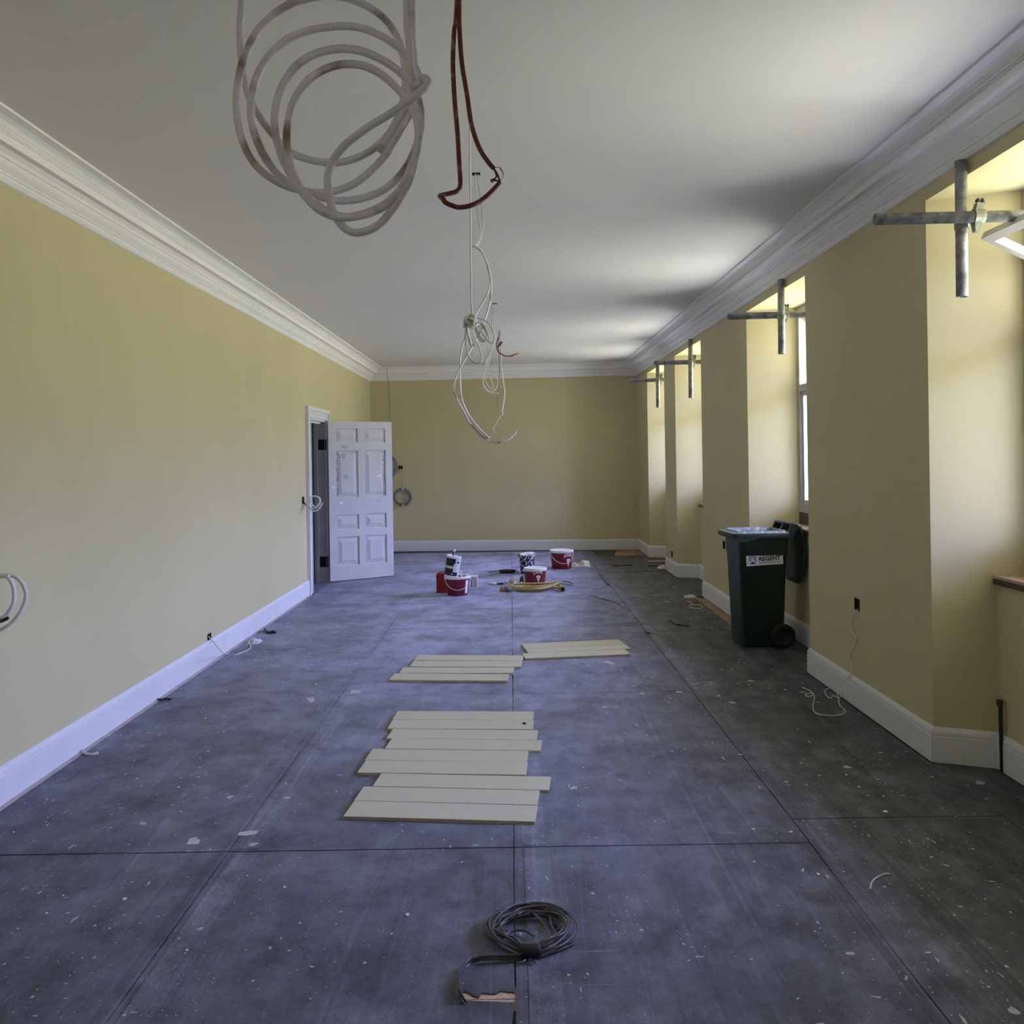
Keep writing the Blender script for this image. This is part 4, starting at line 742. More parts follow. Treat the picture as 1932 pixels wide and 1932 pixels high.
for pts in ([(0.001, 3.078, 0.03), (0.016, 3.099, 0.03), (0.036, 3.113, 0.03), (0.054, 3.091, 0.03), (0.075, 3.044, 0.03), (0.095, 2.985, 0.03), (0.107, 2.926, 0.03)], [(0.112, 3.037, 0.02), (0.137, 3.03, 0.02), (0.154, 3.002, 0.02), (0.155, 2.955, 0.02), (0.146, 2.93, 0.02)], [(0.132, 2.926, 0.008), (0.157, 2.928, 0.008), (0.191, 2.937, 0.008), (0.167, 2.915, 0.008), (0.122, 2.882, 0.008)], [(-0.096, 2.982, 0.02), (-0.078, 2.992, 0.02), (-0.054, 2.991, 0.02), (-0.036, 3.001, 0.02)], [(-0.059, 2.931, 0.015), (-0.051, 2.964, 0.015), (-0.033, 2.99, 0.015), (-0.005, 3.005, 0.015), (0.026, 2.998, 0.015), (0.054, 2.967, 0.015)], [(-0.007, 2.819, 0.01), (0.011, 2.824, 0.01), (0.021, 2.836, 0.01)], [(0.033, 2.839, 0.01), (0.045, 2.832, 0.01), (0.054, 2.82, 0.01)]):
    bm = nb(); tube(bm, spline(pts, 5), 0.0036, 7); obj('loose_end', bm, M['bcable'], t, True)
for k in range(6):
    o_ = (k - 2.5) * 2.2
    pts = [(0.009, 2.85, 0.016), (-0.029, 2.845, 0.016), (-0.084, 2.843, 0.016), (-0.127, 2.838, 0.016), (-0.16, 2.821, 0.016), (-0.18, 2.781, 0.016), (-0.189, 2.73, 0.016), (-0.188, 2.687, 0.016), (-0.179, 2.644, 0.016)] 
    pts = [(p[0] + 0.0035 * math.sin(k * 2.3 + i), p[1] + 0.004 * math.cos(k * 1.9 + i), max(0.005, p[2] + 0.008 * math.sin(k * 1.3 + i * 0.6))) for i, p in enumerate(pts)]
    pts.append((pts[-1][0] + 0.015 + 0.002 * k, pts[-1][1] - 0.012, -0.006))
    bm = nb(); tube(bm, spline(pts, 5), 0.0036, 7); obj('cable_tail', bm, M['bcable'], t, True)
bm = nb(); q = [cc + Vector((0.135 * math.sin(a_), -0.135 * math.cos(a_), 0.023)) for a_ in (-0.26, -0.2, -0.1, 0, 0.1, 0.2, 0.26)]
rg = []
tube(bm, q, [0.019, 0.021, 0.0215, 0.022, 0.0215, 0.021, 0.019], 14); obj('tape_wrap', bm, M['tapeb'], t, True)

# ------------------------------------------------------------------ wheelie bin
binx, biny = 2.12, 7.57
bt = thing('wheelie_bin', (binx, biny, 0), 'dark green wheelie bin with its lid hanging open in the window niche', 'bin', rot=(0, 0, 0.045))
def rrect(x0, x1, hy, r, z, n=5):
    out = []
    for cx, cy, a0 in ((x1 - r, hy - r, 0), (x0 + r, hy - r, PI / 2), (x0 + r, -hy + r, PI), (x1 - r, -hy + r, 1.5 * PI)):
        for i in range(n): a = a0 + PI / 2 * i / (n - 1); out.append((cx + r * math.cos(a), cy + r * math.sin(a), z))
    return out
def loft(bm, rings, cap_lo=True, cap_hi=True, mi=0):
    L = [[bm.verts.new(p) for p in r_] for r_ in rings]
    for A, B in zip(L, L[1:]):
        for k in range(len(A)): bm.faces.new((A[k], A[(k + 1) % len(A)], B[(k + 1) % len(A)], B[k])).material_index = mi
    if cap_lo: bm.faces.new(L[0][::-1]).material_index = mi
    if cap_hi: bm.faces.new(L[-1]).material_index = mi
bm = nb()
loft(bm, [rrect(-0.175, 0.175, 0.165, 0.03, 0.0), rrect(-0.18, 0.18, 0.17, 0.035, 0.02), rrect(-0.206, 0.206, 0.198, 0.035, 0.78), rrect(-0.210, 0.212, 0.206, 0.035, 0.79), rrect(-0.214, 0.216, 0.212, 0.035, 0.93), rrect(-0.214, 0.216, 0.212, 0.035, 0.975),
          rrect(-0.200, 0.200, 0.196, 0.035, 0.975), rrect(-0.190, 0.190, 0.185, 0.035, 0.74)], True, True)
body = obj('bin_body', bm, M['bin'], bt, True)
for px_ in (-0.150, -0.040, 0.055):
    bm = nb(); hexa(bm, [(px_ - 0.007, -0.200, 0.79), (px_ + 0.007, -0.200, 0.79), (px_ + 0.007, -0.19, 0.79), (px_ - 0.007, -0.19, 0.79), (px_ - 0.007, -0.224, 0.93), (px_ + 0.007, -0.224, 0.93), (px_ + 0.007, -0.19, 0.93), (px_ - 0.007, -0.19, 0.93)]); obj('stiffening_rib', bm, M['bin'], body)
bm = nb()
loft(bm, [rrect(-0.213, 0.213, 0.208, 0.035, 0.925), rrect(-0.262, 0.225, 0.238, 0.035, 0.930), rrect(-0.272, 0.230, 0.240, 0.04, 0.940), rrect(-0.272, 0.230, 0.240, 0.04, 0.972), rrect(-0.268, 0.227, 0.237, 0.04, 0.977)], False, False)
obj('bin_rim', bm, M['bin'], bt, True)
bm = nb()
loft(bm, [rrect(-0.268, 0.227, 0.237, 0.04, 0.9765), rrect(-0.218, 0.208, 0.206, 0.05, 0.982), rrect(-0.214, 0.204, 0.203, 0.05, 0.993), rrect(-0.206, 0.197, 0.195, 0.05, 0.990), rrect(-0.200, 0.192, 0.190, 0.05, 0.95)], False, False)
obj('rim_top', bm, M['dust_rim'], bt, True, label='dusty pale top of the rim')
bm = nb()   # deep front lip on the camera side corner
hexa(bm, [(-0.235, -0.2405, 0.900), (-0.16, -0.2405, 0.905), (-0.16, -0.205, 0.905), (-0.235, -0.205, 0.900), (-0.268, -0.2405, 0.94), (-0.02, -0.2405, 0.94), (-0.02, -0.205, 0.94), (-0.268, -0.205, 0.94)]); obj('front_lip', bm, M['bin'], bt)
bm = nb(); random.seed(5)
g = [[bm.verts.new((-0.186 + 0.372 * i / 9, -0.18 + 0.36 * j / 9, 0.765 + random.uniform(0, 0.19) * (1.1 - i / 9))) for j in range(10)] for i in range(10)]
for i in range(9):
    for j in range(9): bm.faces.new((g[i][j], g[i + 1][j], g[i + 1][j + 1], g[i][j + 1]))
tag(obj('bin_contents', bm, M['rubble'], bt), None, None, None, 'stuff')
bm = nb(); tube(bm, [(0.275, -0.19, 1.035), (0.275, 0.19, 1.035)], 0.013, 12); obj('hinge_bar', bm, M['bin'], bt, True)
for y_ in (-0.21, -0.02, 0.18):
    bm = nb(); hexa(bm, [(0.20, y_, 0.955), (0.245, y_, 0.925), (0.245, y_ + 0.03, 0.925), (0.20, y_ + 0.03, 0.955), (0.245, y_, 1.05), (0.30, y_, 1.02), (0.30, y_ + 0.03, 1.02), (0.245, y_ + 0.03, 1.05)]); obj('hinge_lug', bm, M['bin'], bt)
bm = nb(); cur = [(0.262, 1.050), (0.290, 1.056), (0.322, 1.030), (0.345, 0.95), (0.358, 0.84), (0.362, 0.72), (0.356, 0.62), (0.342, 0.555), (0.325, 0.525)]
inn = [(0.265, 1.020), (0.288, 1.026), (0.304, 1.005), (0.322, 0.94), (0.335, 0.84), (0.338, 0.72), (0.334, 0.63), (0.326, 0.58), (0.312, 0.555)]
hw_ = [0.20, 0.225, 0.24, 0.245, 0.245, 0.24, 0.225, 0.19, 0.13]
rings = []
for (xo, zo), (xi_, zi), w_ in zip(cur, inn, hw_):
    rings.append([(xo, -w_ + 0.02, zo), (xo - 0.012, -w_, (zo + zi) / 2), (xi_, -w_ + 0.015, zi), (xi_, w_ - 0.015, zi), (xo - 0.012, w_, (zo + zi) / 2), (xo, w_ - 0.02, zo)])
loft(bm, rings); obj('bin_lid', bm, M['bin'], bt, True)
for y_ in (-0.205, 0.205):
    bm = nb(); s_ = -1 if y_ < 0 else 1
    rings = [[(0.150 + r_ * math.cos(2 * PI * k / 28), y_ + s_ * d_, 0.103 + r_ * math.sin(2 * PI * k / 28)) for k in range(28)] for r_, d_ in ((0.03, 0.012), (0.06, 0.014), (0.066, 0.032), (0.082, 0.036), (0.098, 0.034), (0.103, 0.024), (0.103, -0.006), (0.095, -0.014), (0.06, -0.016))]
    loft(bm, rings); obj('wheel', bm, M['rubber'], bt, True)
bm = nb(); tube(bm, [(0.150, -0.20, 0.103), (0.150, 0.20, 0.103)], 0.011, 10); obj('axle', bm, M['dark'], bt, True)
# sign on the camera side
lc = Vector((0.008, -0.1968, 0.757)); la = 0.045
def lp(s, h, d=0.0):                            # label coordinates
    x = s * math.cos(la) - h * math.sin(la); z = s * math.sin(la) + h * math.cos(la)
    return (lc.x + x, lc.y - 0.0025 - d - 0.037 * z, lc.z + z)
LWd, LHt = 0.315, 0.108
bm = nb(); hexa(bm, [lp(-LWd / 2, -LHt / 2, -0.002), lp(LWd / 2, -LHt / 2, -0.002), lp(LWd / 2, -LHt / 2, 0.001), lp(-LWd / 2, -LHt / 2, 0.001), lp(-LWd / 2, LHt / 2, -0.002), lp(LWd / 2, LHt / 2, -0.002), lp(LWd / 2, LHt / 2, 0.001), lp(-LWd / 2, LHt / 2, 0.001)])
sign = obj('sign_plate', bm, M['label'], bt, label='silver grey plate reading REGENT CONSTRUCTION')
def flat(bm, poly, d=0.0016):
    bm.faces.new([bm.verts.new(lp(p[0], p[1], d)) for p in poly])
lx = -0.103
bm = nb()
flat(bm, [(lx - 0.034, 0.022), (lx - 0.034, -0.026), (lx - 0.005, -0.009), (lx - 0.005, 0.006), (lx, 0.012), (lx, 0.045)])
flat(bm, [(lx + 0.034, 0.022), (lx + 0.0004, 0.045), (lx + 0.0004, 0.012), (lx + 0.005, 0.006), (lx + 0.005, -0.009), (lx + 0.034, -0.026)])
obj('logo', bm, M['logo'], sign)
bm = nb(); flat(bm, [(lx - 0.030, -0.038), (lx + 0.030, -0.038), (lx, -0.015)]); obj('logo_base', bm, M['ink'], sign)
for k_ in (0.010, 0.018, 0.026):
    for s_ in (-1, 1):
        bm = nb()
        flat(bm, [(lx + s_ * (k_), 0.034 - k_ * 0.68), (lx + s_ * (k_ + 0.0016), 0.034 - k_ * 0.68), (lx + s_ * (k_ + 0.0016), -0.012 - k_ * 0.5), (lx + s_ * k_, -0.012 - k_ * 0.5)], 0.002)
        obj('logo_line', bm, M['ink'] if k_ == 0.018 else M['label'], sign)
def fit_text(s, x0, x1, z0, z1, bold, spacing=1.0):
    vf = text_mesh(s, 1.0, spacing, bold); xs = [v.x for v in vf[0]]; ys = [v.y for v in vf[0]]
    bm = nb(); a, b, c, d = min(xs), max(xs), min(ys), max(ys)
    put_text(bm, vf, lambda v: lp(x0 + (v.x - a) / (b - a) * (x1 - x0), z0 + (v.y - c) / (d - c) * (z1 - z0), 0.0016)); return bm
obj('lettering', fit_text('REGENT', -0.048, 0.138, -0.017, 0.020, 0.035), M['ink'], sign)
obj('lettering', fit_text('CONSTRUCTION', -0.047, 0.142, -0.038, -0.024, 0.02, 1.25), M['ink'], sign)

# ------------------------------------------------------------------ buckets and decorating gear
def bucket(loc, rt, rb, h, label, lidded=True, handle=None, emblem=None, strip=None, cat='bucket'):
    x, y, _ = loc
    t = thing('paint_bucket', loc, label, cat, 'red paint buckets')
    bm = nb()
    lathe(bm, [(rb - 0.006, 0.0), (rb, 0.005), (rt - 0.004, h - 0.045), (rt, h - 0.043), (rt, h - 0.02), (rt - 0.004, h - 0.02), (rt - 0.010, h - 0.022), (rb - 0.006, 0.012)] if not lidded else [(rb - 0.006, 0.0), (rb, 0.005), (rt - 0.004, h - 0.045), (rt - 0.004, h - 0.01)], 36, loc)
    obj('bucket_body', bm, M['tub'], t, True)
    bm = nb()
    if lidded: lathe(bm, [(rt + 0.001, h - 0.040), (rt + 0.006, h - 0.038), (rt + 0.007, h - 0.008), (rt + 0.002, h), (rt - 0.012, h + 0.001), (rt - 0.016, h - 0.006), (rt * 0.5, h - 0.007), (0.002, h - 0.007)], 36, loc, cap_lo=False)
    else: lathe(bm, [(rt + 0.001, h - 0.035), (rt + 0.008, h - 0.030), (rt + 0.009, h - 0.004), (rt + 0.004, h), (rt - 0.004, h), (rt - 0.008, h - 0.012), (rt - 0.009, h - 0.04)], 36, loc, cap_lo=False, cap_hi=False)
    obj('bucket_lid' if lidded else 'bucket_rim', bm, M['lid'], t, True)
    if not lidded:
        bm = nb(); lathe(bm, [(0.0, h - 0.055), (rt * 0.5, h - 0.052), (rt - 0.012, h - 0.056)], 28, loc, cap_lo=False, cap_hi=False); obj('bucket_filling', bm, M['cloth'], t)
    if handle is not None:
        a0, dz = handle; bm = nb(); q = []
        for s_ in range(13):
            th = a0 + PI * (s_ / 12) ; z = h - 0.03 - dz * math.sin(PI * s_ / 12)
            rr3 = rb + (rt - rb) * z / h + 0.011
            q.append((x + rr3 * math.cos(th), y + rr3 * math.sin(th), z))
        tube(bm, q, 0.0035, 6); obj('bucket_handle', bm, M['lid'], t, True)
    def wrap(a, z, d=0.0015):
        rr3 = rb + (rt - 0.004 - rb) * (z - 0.005) / (h - 0.05) + d
        return (x + rr3 * math.cos(a), y + rr3 * math.sin(a), z)
    if emblem is not None:
        sc = 1.0 / rt
        vf = text_mesh('ICEZAK', 1.0, 1.0, 0.03); xs = [v.x for v in vf[0]]; ys = [v.y for v in vf[0]]; a, b, c, d = min(xs), max(xs), min(ys), max(ys)
        bm = nb(); zt_ = h * 0.62; th_ = h * 0.16
        def f_(v):
            u = (v.x - a) / (b - a) * 2 - 1; w = (v.y - c) / (d - c)
            return wrap(emblem + u * (0.42 + 0.05 * w), zt_ + w * th_ * (1 + 0.25 * u * u) + 0.028 * (1 - u * u) - 0.008)
        put_text(bm, vf, f_); obj('lettering', bm, M['white'], t)
        bm = nb(); n_ = 8
        top = [bm.verts.new(wrap(emblem - 0.22 + 0.44 * i / n_, h * 0.52 + 0.012 * (1 - (2 * i / n_ - 1) ** 2))) for i in range(n_ + 1)]
        bot = [bm.verts.new(wrap(emblem + (-0.22 + 0.44 * i / n_) * 0.08, h * 0.14)) for i in range(n_ + 1)]
        mid_ = [bm.verts.new(wrap(emblem + (-0.22 + 0.44 * i / n_) * 0.55, h * 0.34)) for i in range(n_ + 1)]
        for i in range(n_): bm.faces.new((top[i], top[i + 1], mid_[i + 1], mid_[i])); bm.faces.new((mid_[i], mid_[i + 1], bot[i + 1], bot[i]))
        obj('emblem', bm, M['white'], t)
        bm = nb(); n_ = 6
        top = [bm.verts.new(wrap(emblem - 0.13 + 0.26 * i / n_, h * 0.49, 0.003)) for i in range(n_ + 1)]; bot = [bm.verts.new(wrap(emblem + (-0.13 + 0.26 * i / n_) * 0.12, h * 0.25, 0.003)) for i in range(n_ + 1)]
        for i in range(n_): bm.faces.new((top[i], top[i + 1], bot[i + 1], bot[i]))
        obj('emblem_centre', bm, M['pgrey'], t)
    if strip is not None:
        bm = nb(); n_ = 4
        lo = [bm.verts.new(wrap(strip - 0.17 + 0.34 * i / n_, 0.03)) for i in range(n_ + 1)]; hi = [bm.verts.new(wrap(strip - 0.17 + 0.34 * i / n_, h - 0.05)) for i in range(n_ + 1)]
        for i in range(n_): bm.faces.new((lo[i], lo[i + 1], hi[i + 1], hi[i]))
        obj('white_sticker', bm, M['white'], t)
    return t
q = (-0.667, 10.511, 0.0); bucket(q, 0.15, 0.125, 0.235, 'red bucket with a black and white tub standing tilted in it', lidded=False, handle=(PI * 1.02, 0.13), strip=-PI / 2 + 0.95)
fb = q
q = (0.294, 11.383, 0.0); bucket(q, 0.148, 0.128, 0.205, 'lidded red bucket standing behind the yellow cable', emblem=-PI / 2 + 0.28)
q = (0.727, 12.856, 0.0); bucket(q, 0.170, 0.145, 0.275, 'lidded red bucket standing farthest back, beside a folded cloth', handle=(PI * 1.05, 0.16), emblem=-PI / 2 + 0.62)
# tub leaning in the front bucket
tb = thing('sealant_tub', (fb[0] - 0.075, fb[1] - 0.005, 0.243), 'black and white tub leaning in the front red bucket', 'tub', rot=(0, 0.17, 0))
def cyl_band(bm, r, z0, z1, a0, a1, n=10):
    lo = [bm.verts.new((r * math.cos(a0 + (a1 - a0) * i / n), r * math.sin(a0 + (a1 - a0) * i / n), z0)) for i in range(n + 1)]; hi = [bm.verts.new((v.co.x, v.co.y, z1)) for v in lo]
    for i in range(n): bm.faces.new((lo[i], lo[i + 1], hi[i + 1], hi[i]))
bm = nb(); lathe(bm, [(0.078, -0.06), (0.082, -0.05), (0.088, 0.215), (0.093, 0.22), (0.093, 0.232), (0.086, 0.235), (0.082, 0.20)], 30); obj('tub_body', bm, M['white'], tb, True)
for nm, r_, z0, z1, a0, a1, k in (('dark_label', 0.0895, 0.115, 0.205, -PI, -PI / 2 + 0.35, 'navy'), ('dark_label', 0.0875, 0.0, 0.085, -PI, -PI / 2 + 0.9, 'navy'), ('cream_band', 0.0893, 0.085, 0.115, -PI, -PI / 2 + 0.2, 'cream'), ('grey_label', 0.0905, 0.045, 0.145, -PI / 2 + 0.15, -PI / 2 + 1.1, 'pgrey'), ('tiny_mark', 0.0915, 0.015, 0.028, -PI / 2 + 0.0, -PI / 2 + 0.18, 'white'), ('dark_spot', 0.0905, 0.155, 0.175, -PI / 2 + 0.6, -PI / 2 + 1.0, 'navy')):
    bm = nb(); cyl_band(bm, r_, z0, z1, a0, a1); obj(nm, bm, M[k], tb, True)
br = thing('paint_brush', (fb[0] - 0.055, fb[1], 0.46), 'paint brush with splashed handle standing in the tilted tub', 'brush', rot=(0.1, 0.12, 0))
bm = nb(); tube(bm, [(0, 0, -0.05), (0.004, 0, 0.02), (0.008, 0, 0.06), (0.014, 0, 0.09), (0.018, 0, 0.12)], [0.007, 0.008, 0.012, 0.013, 0.011], 10); obj('brush_handle', bm, M['splash'], br, True)
bm = nb(); box(bm, (-0.018, -0.006, -0.12), (0.018, 0.006, -0.05)); obj('brush_ferrule', bm, M['grey'], br)
for i, (dx, h_, rot) in enumerate(((0.055, 0.29, 0.08), (0.105, 0.26, -0.05))):
    bm = nb(); px_ = fb[0] + dx
    hexa(bm, [(px_ - 0.012, fb[1] + 0.02, 0.17), (px_ + 0.012, fb[1] + 0.02, 0.17), (px_ + 0.012, fb[1] + 0.026, 0.17), (px_ - 0.012, fb[1] + 0.026, 0.17), (px_ - 0.008 - rot * 0.2, fb[1] + 0.05, h_), (px_ + 0.004 - rot * 0.2, fb[1] + 0.05, h_), (px_ + 0.004 - rot * 0.2, fb[1] + 0.056, h_), (px_ - 0.008 - rot * 0.2, fb[1] + 0.056, h_)])
    tag(obj('stir_stick', bm, M['lid']), ('taller' if i == 0 else 'shorter') + ' white stir stick standing in the front red bucket', 'stick', 'stir sticks in the front bucket')
# red can, white tins beside the front bucket
q = (-0.864, 10.654, 0.0); x_, y_ = q[0], q[1] + 0.06
t = thing('red_can', (x_, y_, 0), 'tall rectangular red metal can behind the front red bucket', 'can')
bm = nb(); hw2, hd, hh2 = 0.075, 0.055, 0.235
loft(bm, [[(x_ + sx * hw2 * k, y_ + sy * hd * k, z) for sx, sy in ((-1, -1), (1, -1), (1, 1), (-1, 1))] for z, k in ((0, 0.97), (0.004, 1), (hh2 - 0.006, 1), (hh2, 0.97), (hh2, 0.9), (hh2 - 0.006, 0.88))]); obj('can_body', bm, M['can'], t)
bm = nb(); tube(bm, spline([(x_ - 0.05, y_, hh2 - 0.006), (x_ - 0.045, y_, hh2 + 0.015), (x_, y_, hh2 + 0.022), (x_ + 0.045, y_, hh2 + 0.015), (x_ + 0.05, y_, hh2 - 0.006)]), 0.005, 8); obj('can_handle', bm, M['can'], t, True)
bm = nb(); lathe(bm, [(0.018, hh2 - 0.006), (0.018, hh2 + 0.012), (0.004, hh2 + 0.013)], 14, (x_ + 0.03, y_ + 0.03, 0)); obj('can_cap', bm, M['lid'], t, True)
q = (-0.502, 11.004, 0.0)
t = thing('paint_tin', (q[0], q[1], 0), 'white printed carton tin beside the front red bucket', 'tin')
x_, y_ = q[0], q[1]
bm = nb(); loft(bm, [[(x_ + sx * 0.06 * k, y_ + sy * 0.045 * k, z) for sx, sy in ((-1, -1), (1, -1), (1, 1), (-1, 1))] for z, k in ((0, 0.97), (0.003, 1), (0.158, 1), (0.16, 0.97))]); obj('tin_body', bm, M['white'], t)
for i, (zz, w0, w1) in enumerate(((0.135, -0.03, 0.03), (0.115, -0.02, 0.045), (0.09, 0.0, 0.05), (0.066, -0.005, 0.05), (0.045, 0.0, 0.05), (0.026, 0.005, 0.052))):
    bm = nb(); box(bm, (x_ + w0, y_ - 0.0462, zz - 0.003), (x_ + w1, y_ - 0.045, zz + 0.003)); obj('printed_line', bm, M['navy'], t)
for zz in (0.10, 0.075, 0.05, 0.028):
    bm = nb(); lathe(bm, [(0.001, 0.0), (0.009, 0.0002), (0.009, 0.001), (0.001, 0.0012)], 10)
    for v in bm.verts: v.co = Vector((x_ - 0.02 + v.co.x, y_ - 0.0452 - v.co.z, zz + v.co.y))
    obj('printed_dot', bm, M['navy'], t)
bm = nb(); tube(bm, spline([(x_ - 0.055, y_, 0.15), (x_ - 0.05, y_, 0.20), (x_ - 0.035, y_, 0.235), (x_ - 0.02, y_, 0.20), (x_ - 0.01, y_, 0.16)]), 0.004, 6); obj('tin_handle', bm, M['lid'], t, True)
# paint kettle with splashes
q = (0.206, 12.273, 0.0); kx, ky = q[0], q[1] + 0.09
t = thing('paint_kettle', (kx, ky, 0), 'black paint kettle splashed white, standing behind the middle red bucket', 'kettle')
bm = nb(); lathe(bm, [(0.085, 0), (0.092, 0.006), (0.115, 0.25), (0.120, 0.255), (0.120, 0.265), (0.112, 0.266), (0.105, 0.22)], 28, (kx, ky, 0)); obj('kettle_body', bm, M['splash'], t, True)
bm = nb(); random.seed(9); pts = []
for k in range(16):
    a_ = 2 * PI * k / 16; r_ = random.uniform(0.10, 0.165) if k % 2 else 0.10
    pts.append((kx + 0.015 + r_ * math.cos(a_), ky + r_ * math.sin(a_), 0.272 + random.uniform(-0.02, 0.03)))
cen = bm.verts.new((kx + 0.01, ky, 0.30)); vs = [bm.verts.new(p) for p in pts]
for k in range(16): bm.faces.new((cen, vs[k], vs[(k + 1) % 16]))
vs2 = [bm.verts.new((p[0], p[1], p[2] - 0.008)) for p in pts]
for k in range(16): bm.faces.new((vs[k], vs2[k], vs2[(k + 1) % 16], vs[(k + 1) % 16]))
obj('crumpled_liner', bm, M['white'], t)
q2 = (0.075, 12.05, 0.297); q3 = (0.154, 12.05, 0.214)
t = thing('scraper', (q3[0], q3[1], q3[2]), 'black scraper sticking out of the splashed paint kettle', 'tool')
bm = nb(); d_ = (Vector(q2) - Vector(q3)); tube(bm, [Vector((kx - 0.03, ky, 0.01)), Vector(q3) - d_ * 0.3, Vector(q3), Vector(q3) + d_ * 0.4, q2], [0.004, 0.006, 0.008, 0.009, 0.006], 8); obj('grip', bm, M['bpaint'], t, True)
# tray, tools, rolls
q = (-0.079, 12.448, 0.0)
t = thing('roller_tray', (q[0], q[1], 0), 'flat black plastic tray left of the splashed kettle', 'tray')
bm = nb(); loft(bm, [[(q[0] + (0.13 + i_) * math.cos(2 * PI * k / 20), q[1] + (0.11 + i_) * math.sin(2 * PI * k / 20), z) for k in range(20)] for i_, z in ((-0.03, 0.0), (0.0, 0.03), (0.008, 0.034), (0.0, 0.036), (-0.025, 0.012))]); obj('tray_pan', bm, M['bpaint'], t, True)
for dx, a_ in ((-0.18, 0.1), (0.11, -0.3)):
    bm = nb(); tube(bm, spline([(q[0] + dx * 0.6, q[1], 0.036), (q[0] + dx, q[1] - 0.02, 0.03), (q[0] + dx * 1.5, q[1] - 0.05 * a_, 0.008)]), 0.006, 6); obj('tray_wire', bm, M['bpaint'], t, True)
q = (-0.218, 11.295, 0.0)
t = thing('filling_knife', (q[0], q[1], 0), 'small tool with a white handle and dark blade, left end of the tools', 'tool')
bm = nb(); tube(bm, [(q[0] - 0.10, q[1], 0.014), (q[0] - 0.04, q[1], 0.018), (q[0] + 0.005, q[1], 0.012)], [0.012, 0.017, 0.012], 10); obj('tool_handle', bm, M['lid'], t, True)
bm = nb(); hexa(bm, [(q[0] + 0.005, q[1] - 0.01, 0.004), (q[0] + 0.09, q[1] - 0.035, 0.002), (q[0] + 0.09, q[1] + 0.035, 0.002), (q[0] + 0.005, q[1] + 0.01, 0.004), (q[0] + 0.005, q[1] - 0.01, 0.016), (q[0] + 0.09, q[1] - 0.035, 0.03), (q[0] + 0.09, q[1] + 0.035, 0.006), (q[0] + 0.005, q[1] + 0.01, 0.016)]); obj('tool_blade', bm, M['navy'], t)
q = (0.023, 11.27, 0.0)
t = thing('roller_sleeve', (q[0], q[1], 0), 'cream roller sleeve lying on the floor in front of the tray', 'roller')
a0 = Vector((q[0] - 0.035, q[1] + 0.09, 0.042)); a1 = Vector((q[0] + 0.02, q[1] - 0.03, 0.042))
bm = nb(); hollow_tube(bm, a0, a1, 0.041, 0.022, 20); obj('nap', bm, M['cloth'], t, True)
bm = nb(); tube(bm, [a0 + (a1 - a0) * 0.02, a0 + (a1 - a0) * 0.98], 0.021, 14); obj('core', bm, M['cream'], t)
q = (0.112, 11.26, 0.0)
t = thing('filler_bottle', (q[0], q[1], 0), 'dark olive bottle with a white cap, leaning by the middle bucket', 'bottle')
bm = nb(); tube(bm, [(q[0], q[1] + 0.02, 0.02), (q[0], q[1] + 0.035, 0.07), (q[0] + 0.003, q[1] + 0.05, 0.085), (q[0] + 0.004, q[1] + 0.055, 0.10)], [0.024, 0.024, 0.022, 0.012], 14); obj('bottle_body', bm, M['olive'], t, True)
bm = nb(); tube(bm, [(q[0] - 0.004, q[1] - 0.01, 0.006), (q[0], q[1] + 0.012, 0.03)], 0.014, 10); obj('bottle_cap', bm, M['white'], t, True)
q = (0.151, 11.351, 0.0)
bm = nb(); hexa(bm, [(q[0] - 0.02, q[1], 0.001), (q[0] + 0.012, q[1], 0.001), (q[0] + 0.012, q[1] + 0.004, 0.001), (q[0] - 0.02, q[1] + 0.004, 0.001), (q[0] - 0.026, q[1] + 0.05, 0.12), (q[0] + 0.008, q[1] + 0.05, 0.12), (q[0] + 0.008, q[1] + 0.054, 0.12), (q[0] - 0.026, q[1] + 0.054, 0.12)]); tag(obj('white_card', bm, M['white']), 'small white card leaning against the middle red bucket', 'card')
# yellow extension lead
t = thing('extension_lead', (0.265, 10.838, 0.0), 'coiled yellow extension lead with plugs in front of the middle bucket', 'cable')
c_ = Vector((0.277, 10.793, 0.0)); random.seed(3)
for k in range(9):
    q = []; ax = random.uniform(0.20, 0.32); ay = random.uniform(0.09, 0.24); ox = random.uniform(-0.03, 0.05); oy = random.uniform(-0.04, 0.03); ph = random.uniform(0, 6); z_ = 0.012 + 0.006 * k
    for s_ in range(14):
        th = 2 * PI * s_ / 14
        q.append(c_ + Vector((ox + ax * math.cos(th), oy + ay * math.sin(th) + 0.02 * math.sin(2 * th + ph) + 0.75 * max(0, ox + ax * math.cos(th) - 0.04), z_ + 0.006 * math.sin(2 * th + ph))))
    bm = nb(); tube(bm, spline(q, 3, True), 0.009, 7, True); obj('cable_turn', bm, M['yellow'], t, True)
bm = nb(); tube(bm, spline([(0.498, 11.292, 0.01), (0.609, 11.425, 0.01), (0.699, 11.415, 0.01), (0.761, 11.312, 0.01), (0.785, 11.167, 0.01), (0.738, 11.08, 0.01), (0.684, 11.178, 0.01), (0.578, 11.236, 0.01)]), 0.007, 6); obj('cable_loop', bm, M['gcable'], t, True)
for a, b, r_, k, nm in (((-0.143, 10.725, 0.03), (-0.09, 10.677, 0.03), 0.030, 'orange', 'plug'), ((-0.09, 10.677, 0.03), (-0.032, 10.671, 0.03), 0.034, 'grey', 'plug_shroud'), ((0.607, 10.579, 0.034), (0.578, 10.755, 0.034), 0.034, 'yellow', 'socket')):
    bm = nb(); hollow_tube(bm, a, b, r_, r_ - 0.008, 16); tube(bm, [Vector(b) + (Vector(a) - Vector(b)) * 0.3, Vector(b)], r_ - 0.007, 12); obj(nm, bm, M[k], t, True)
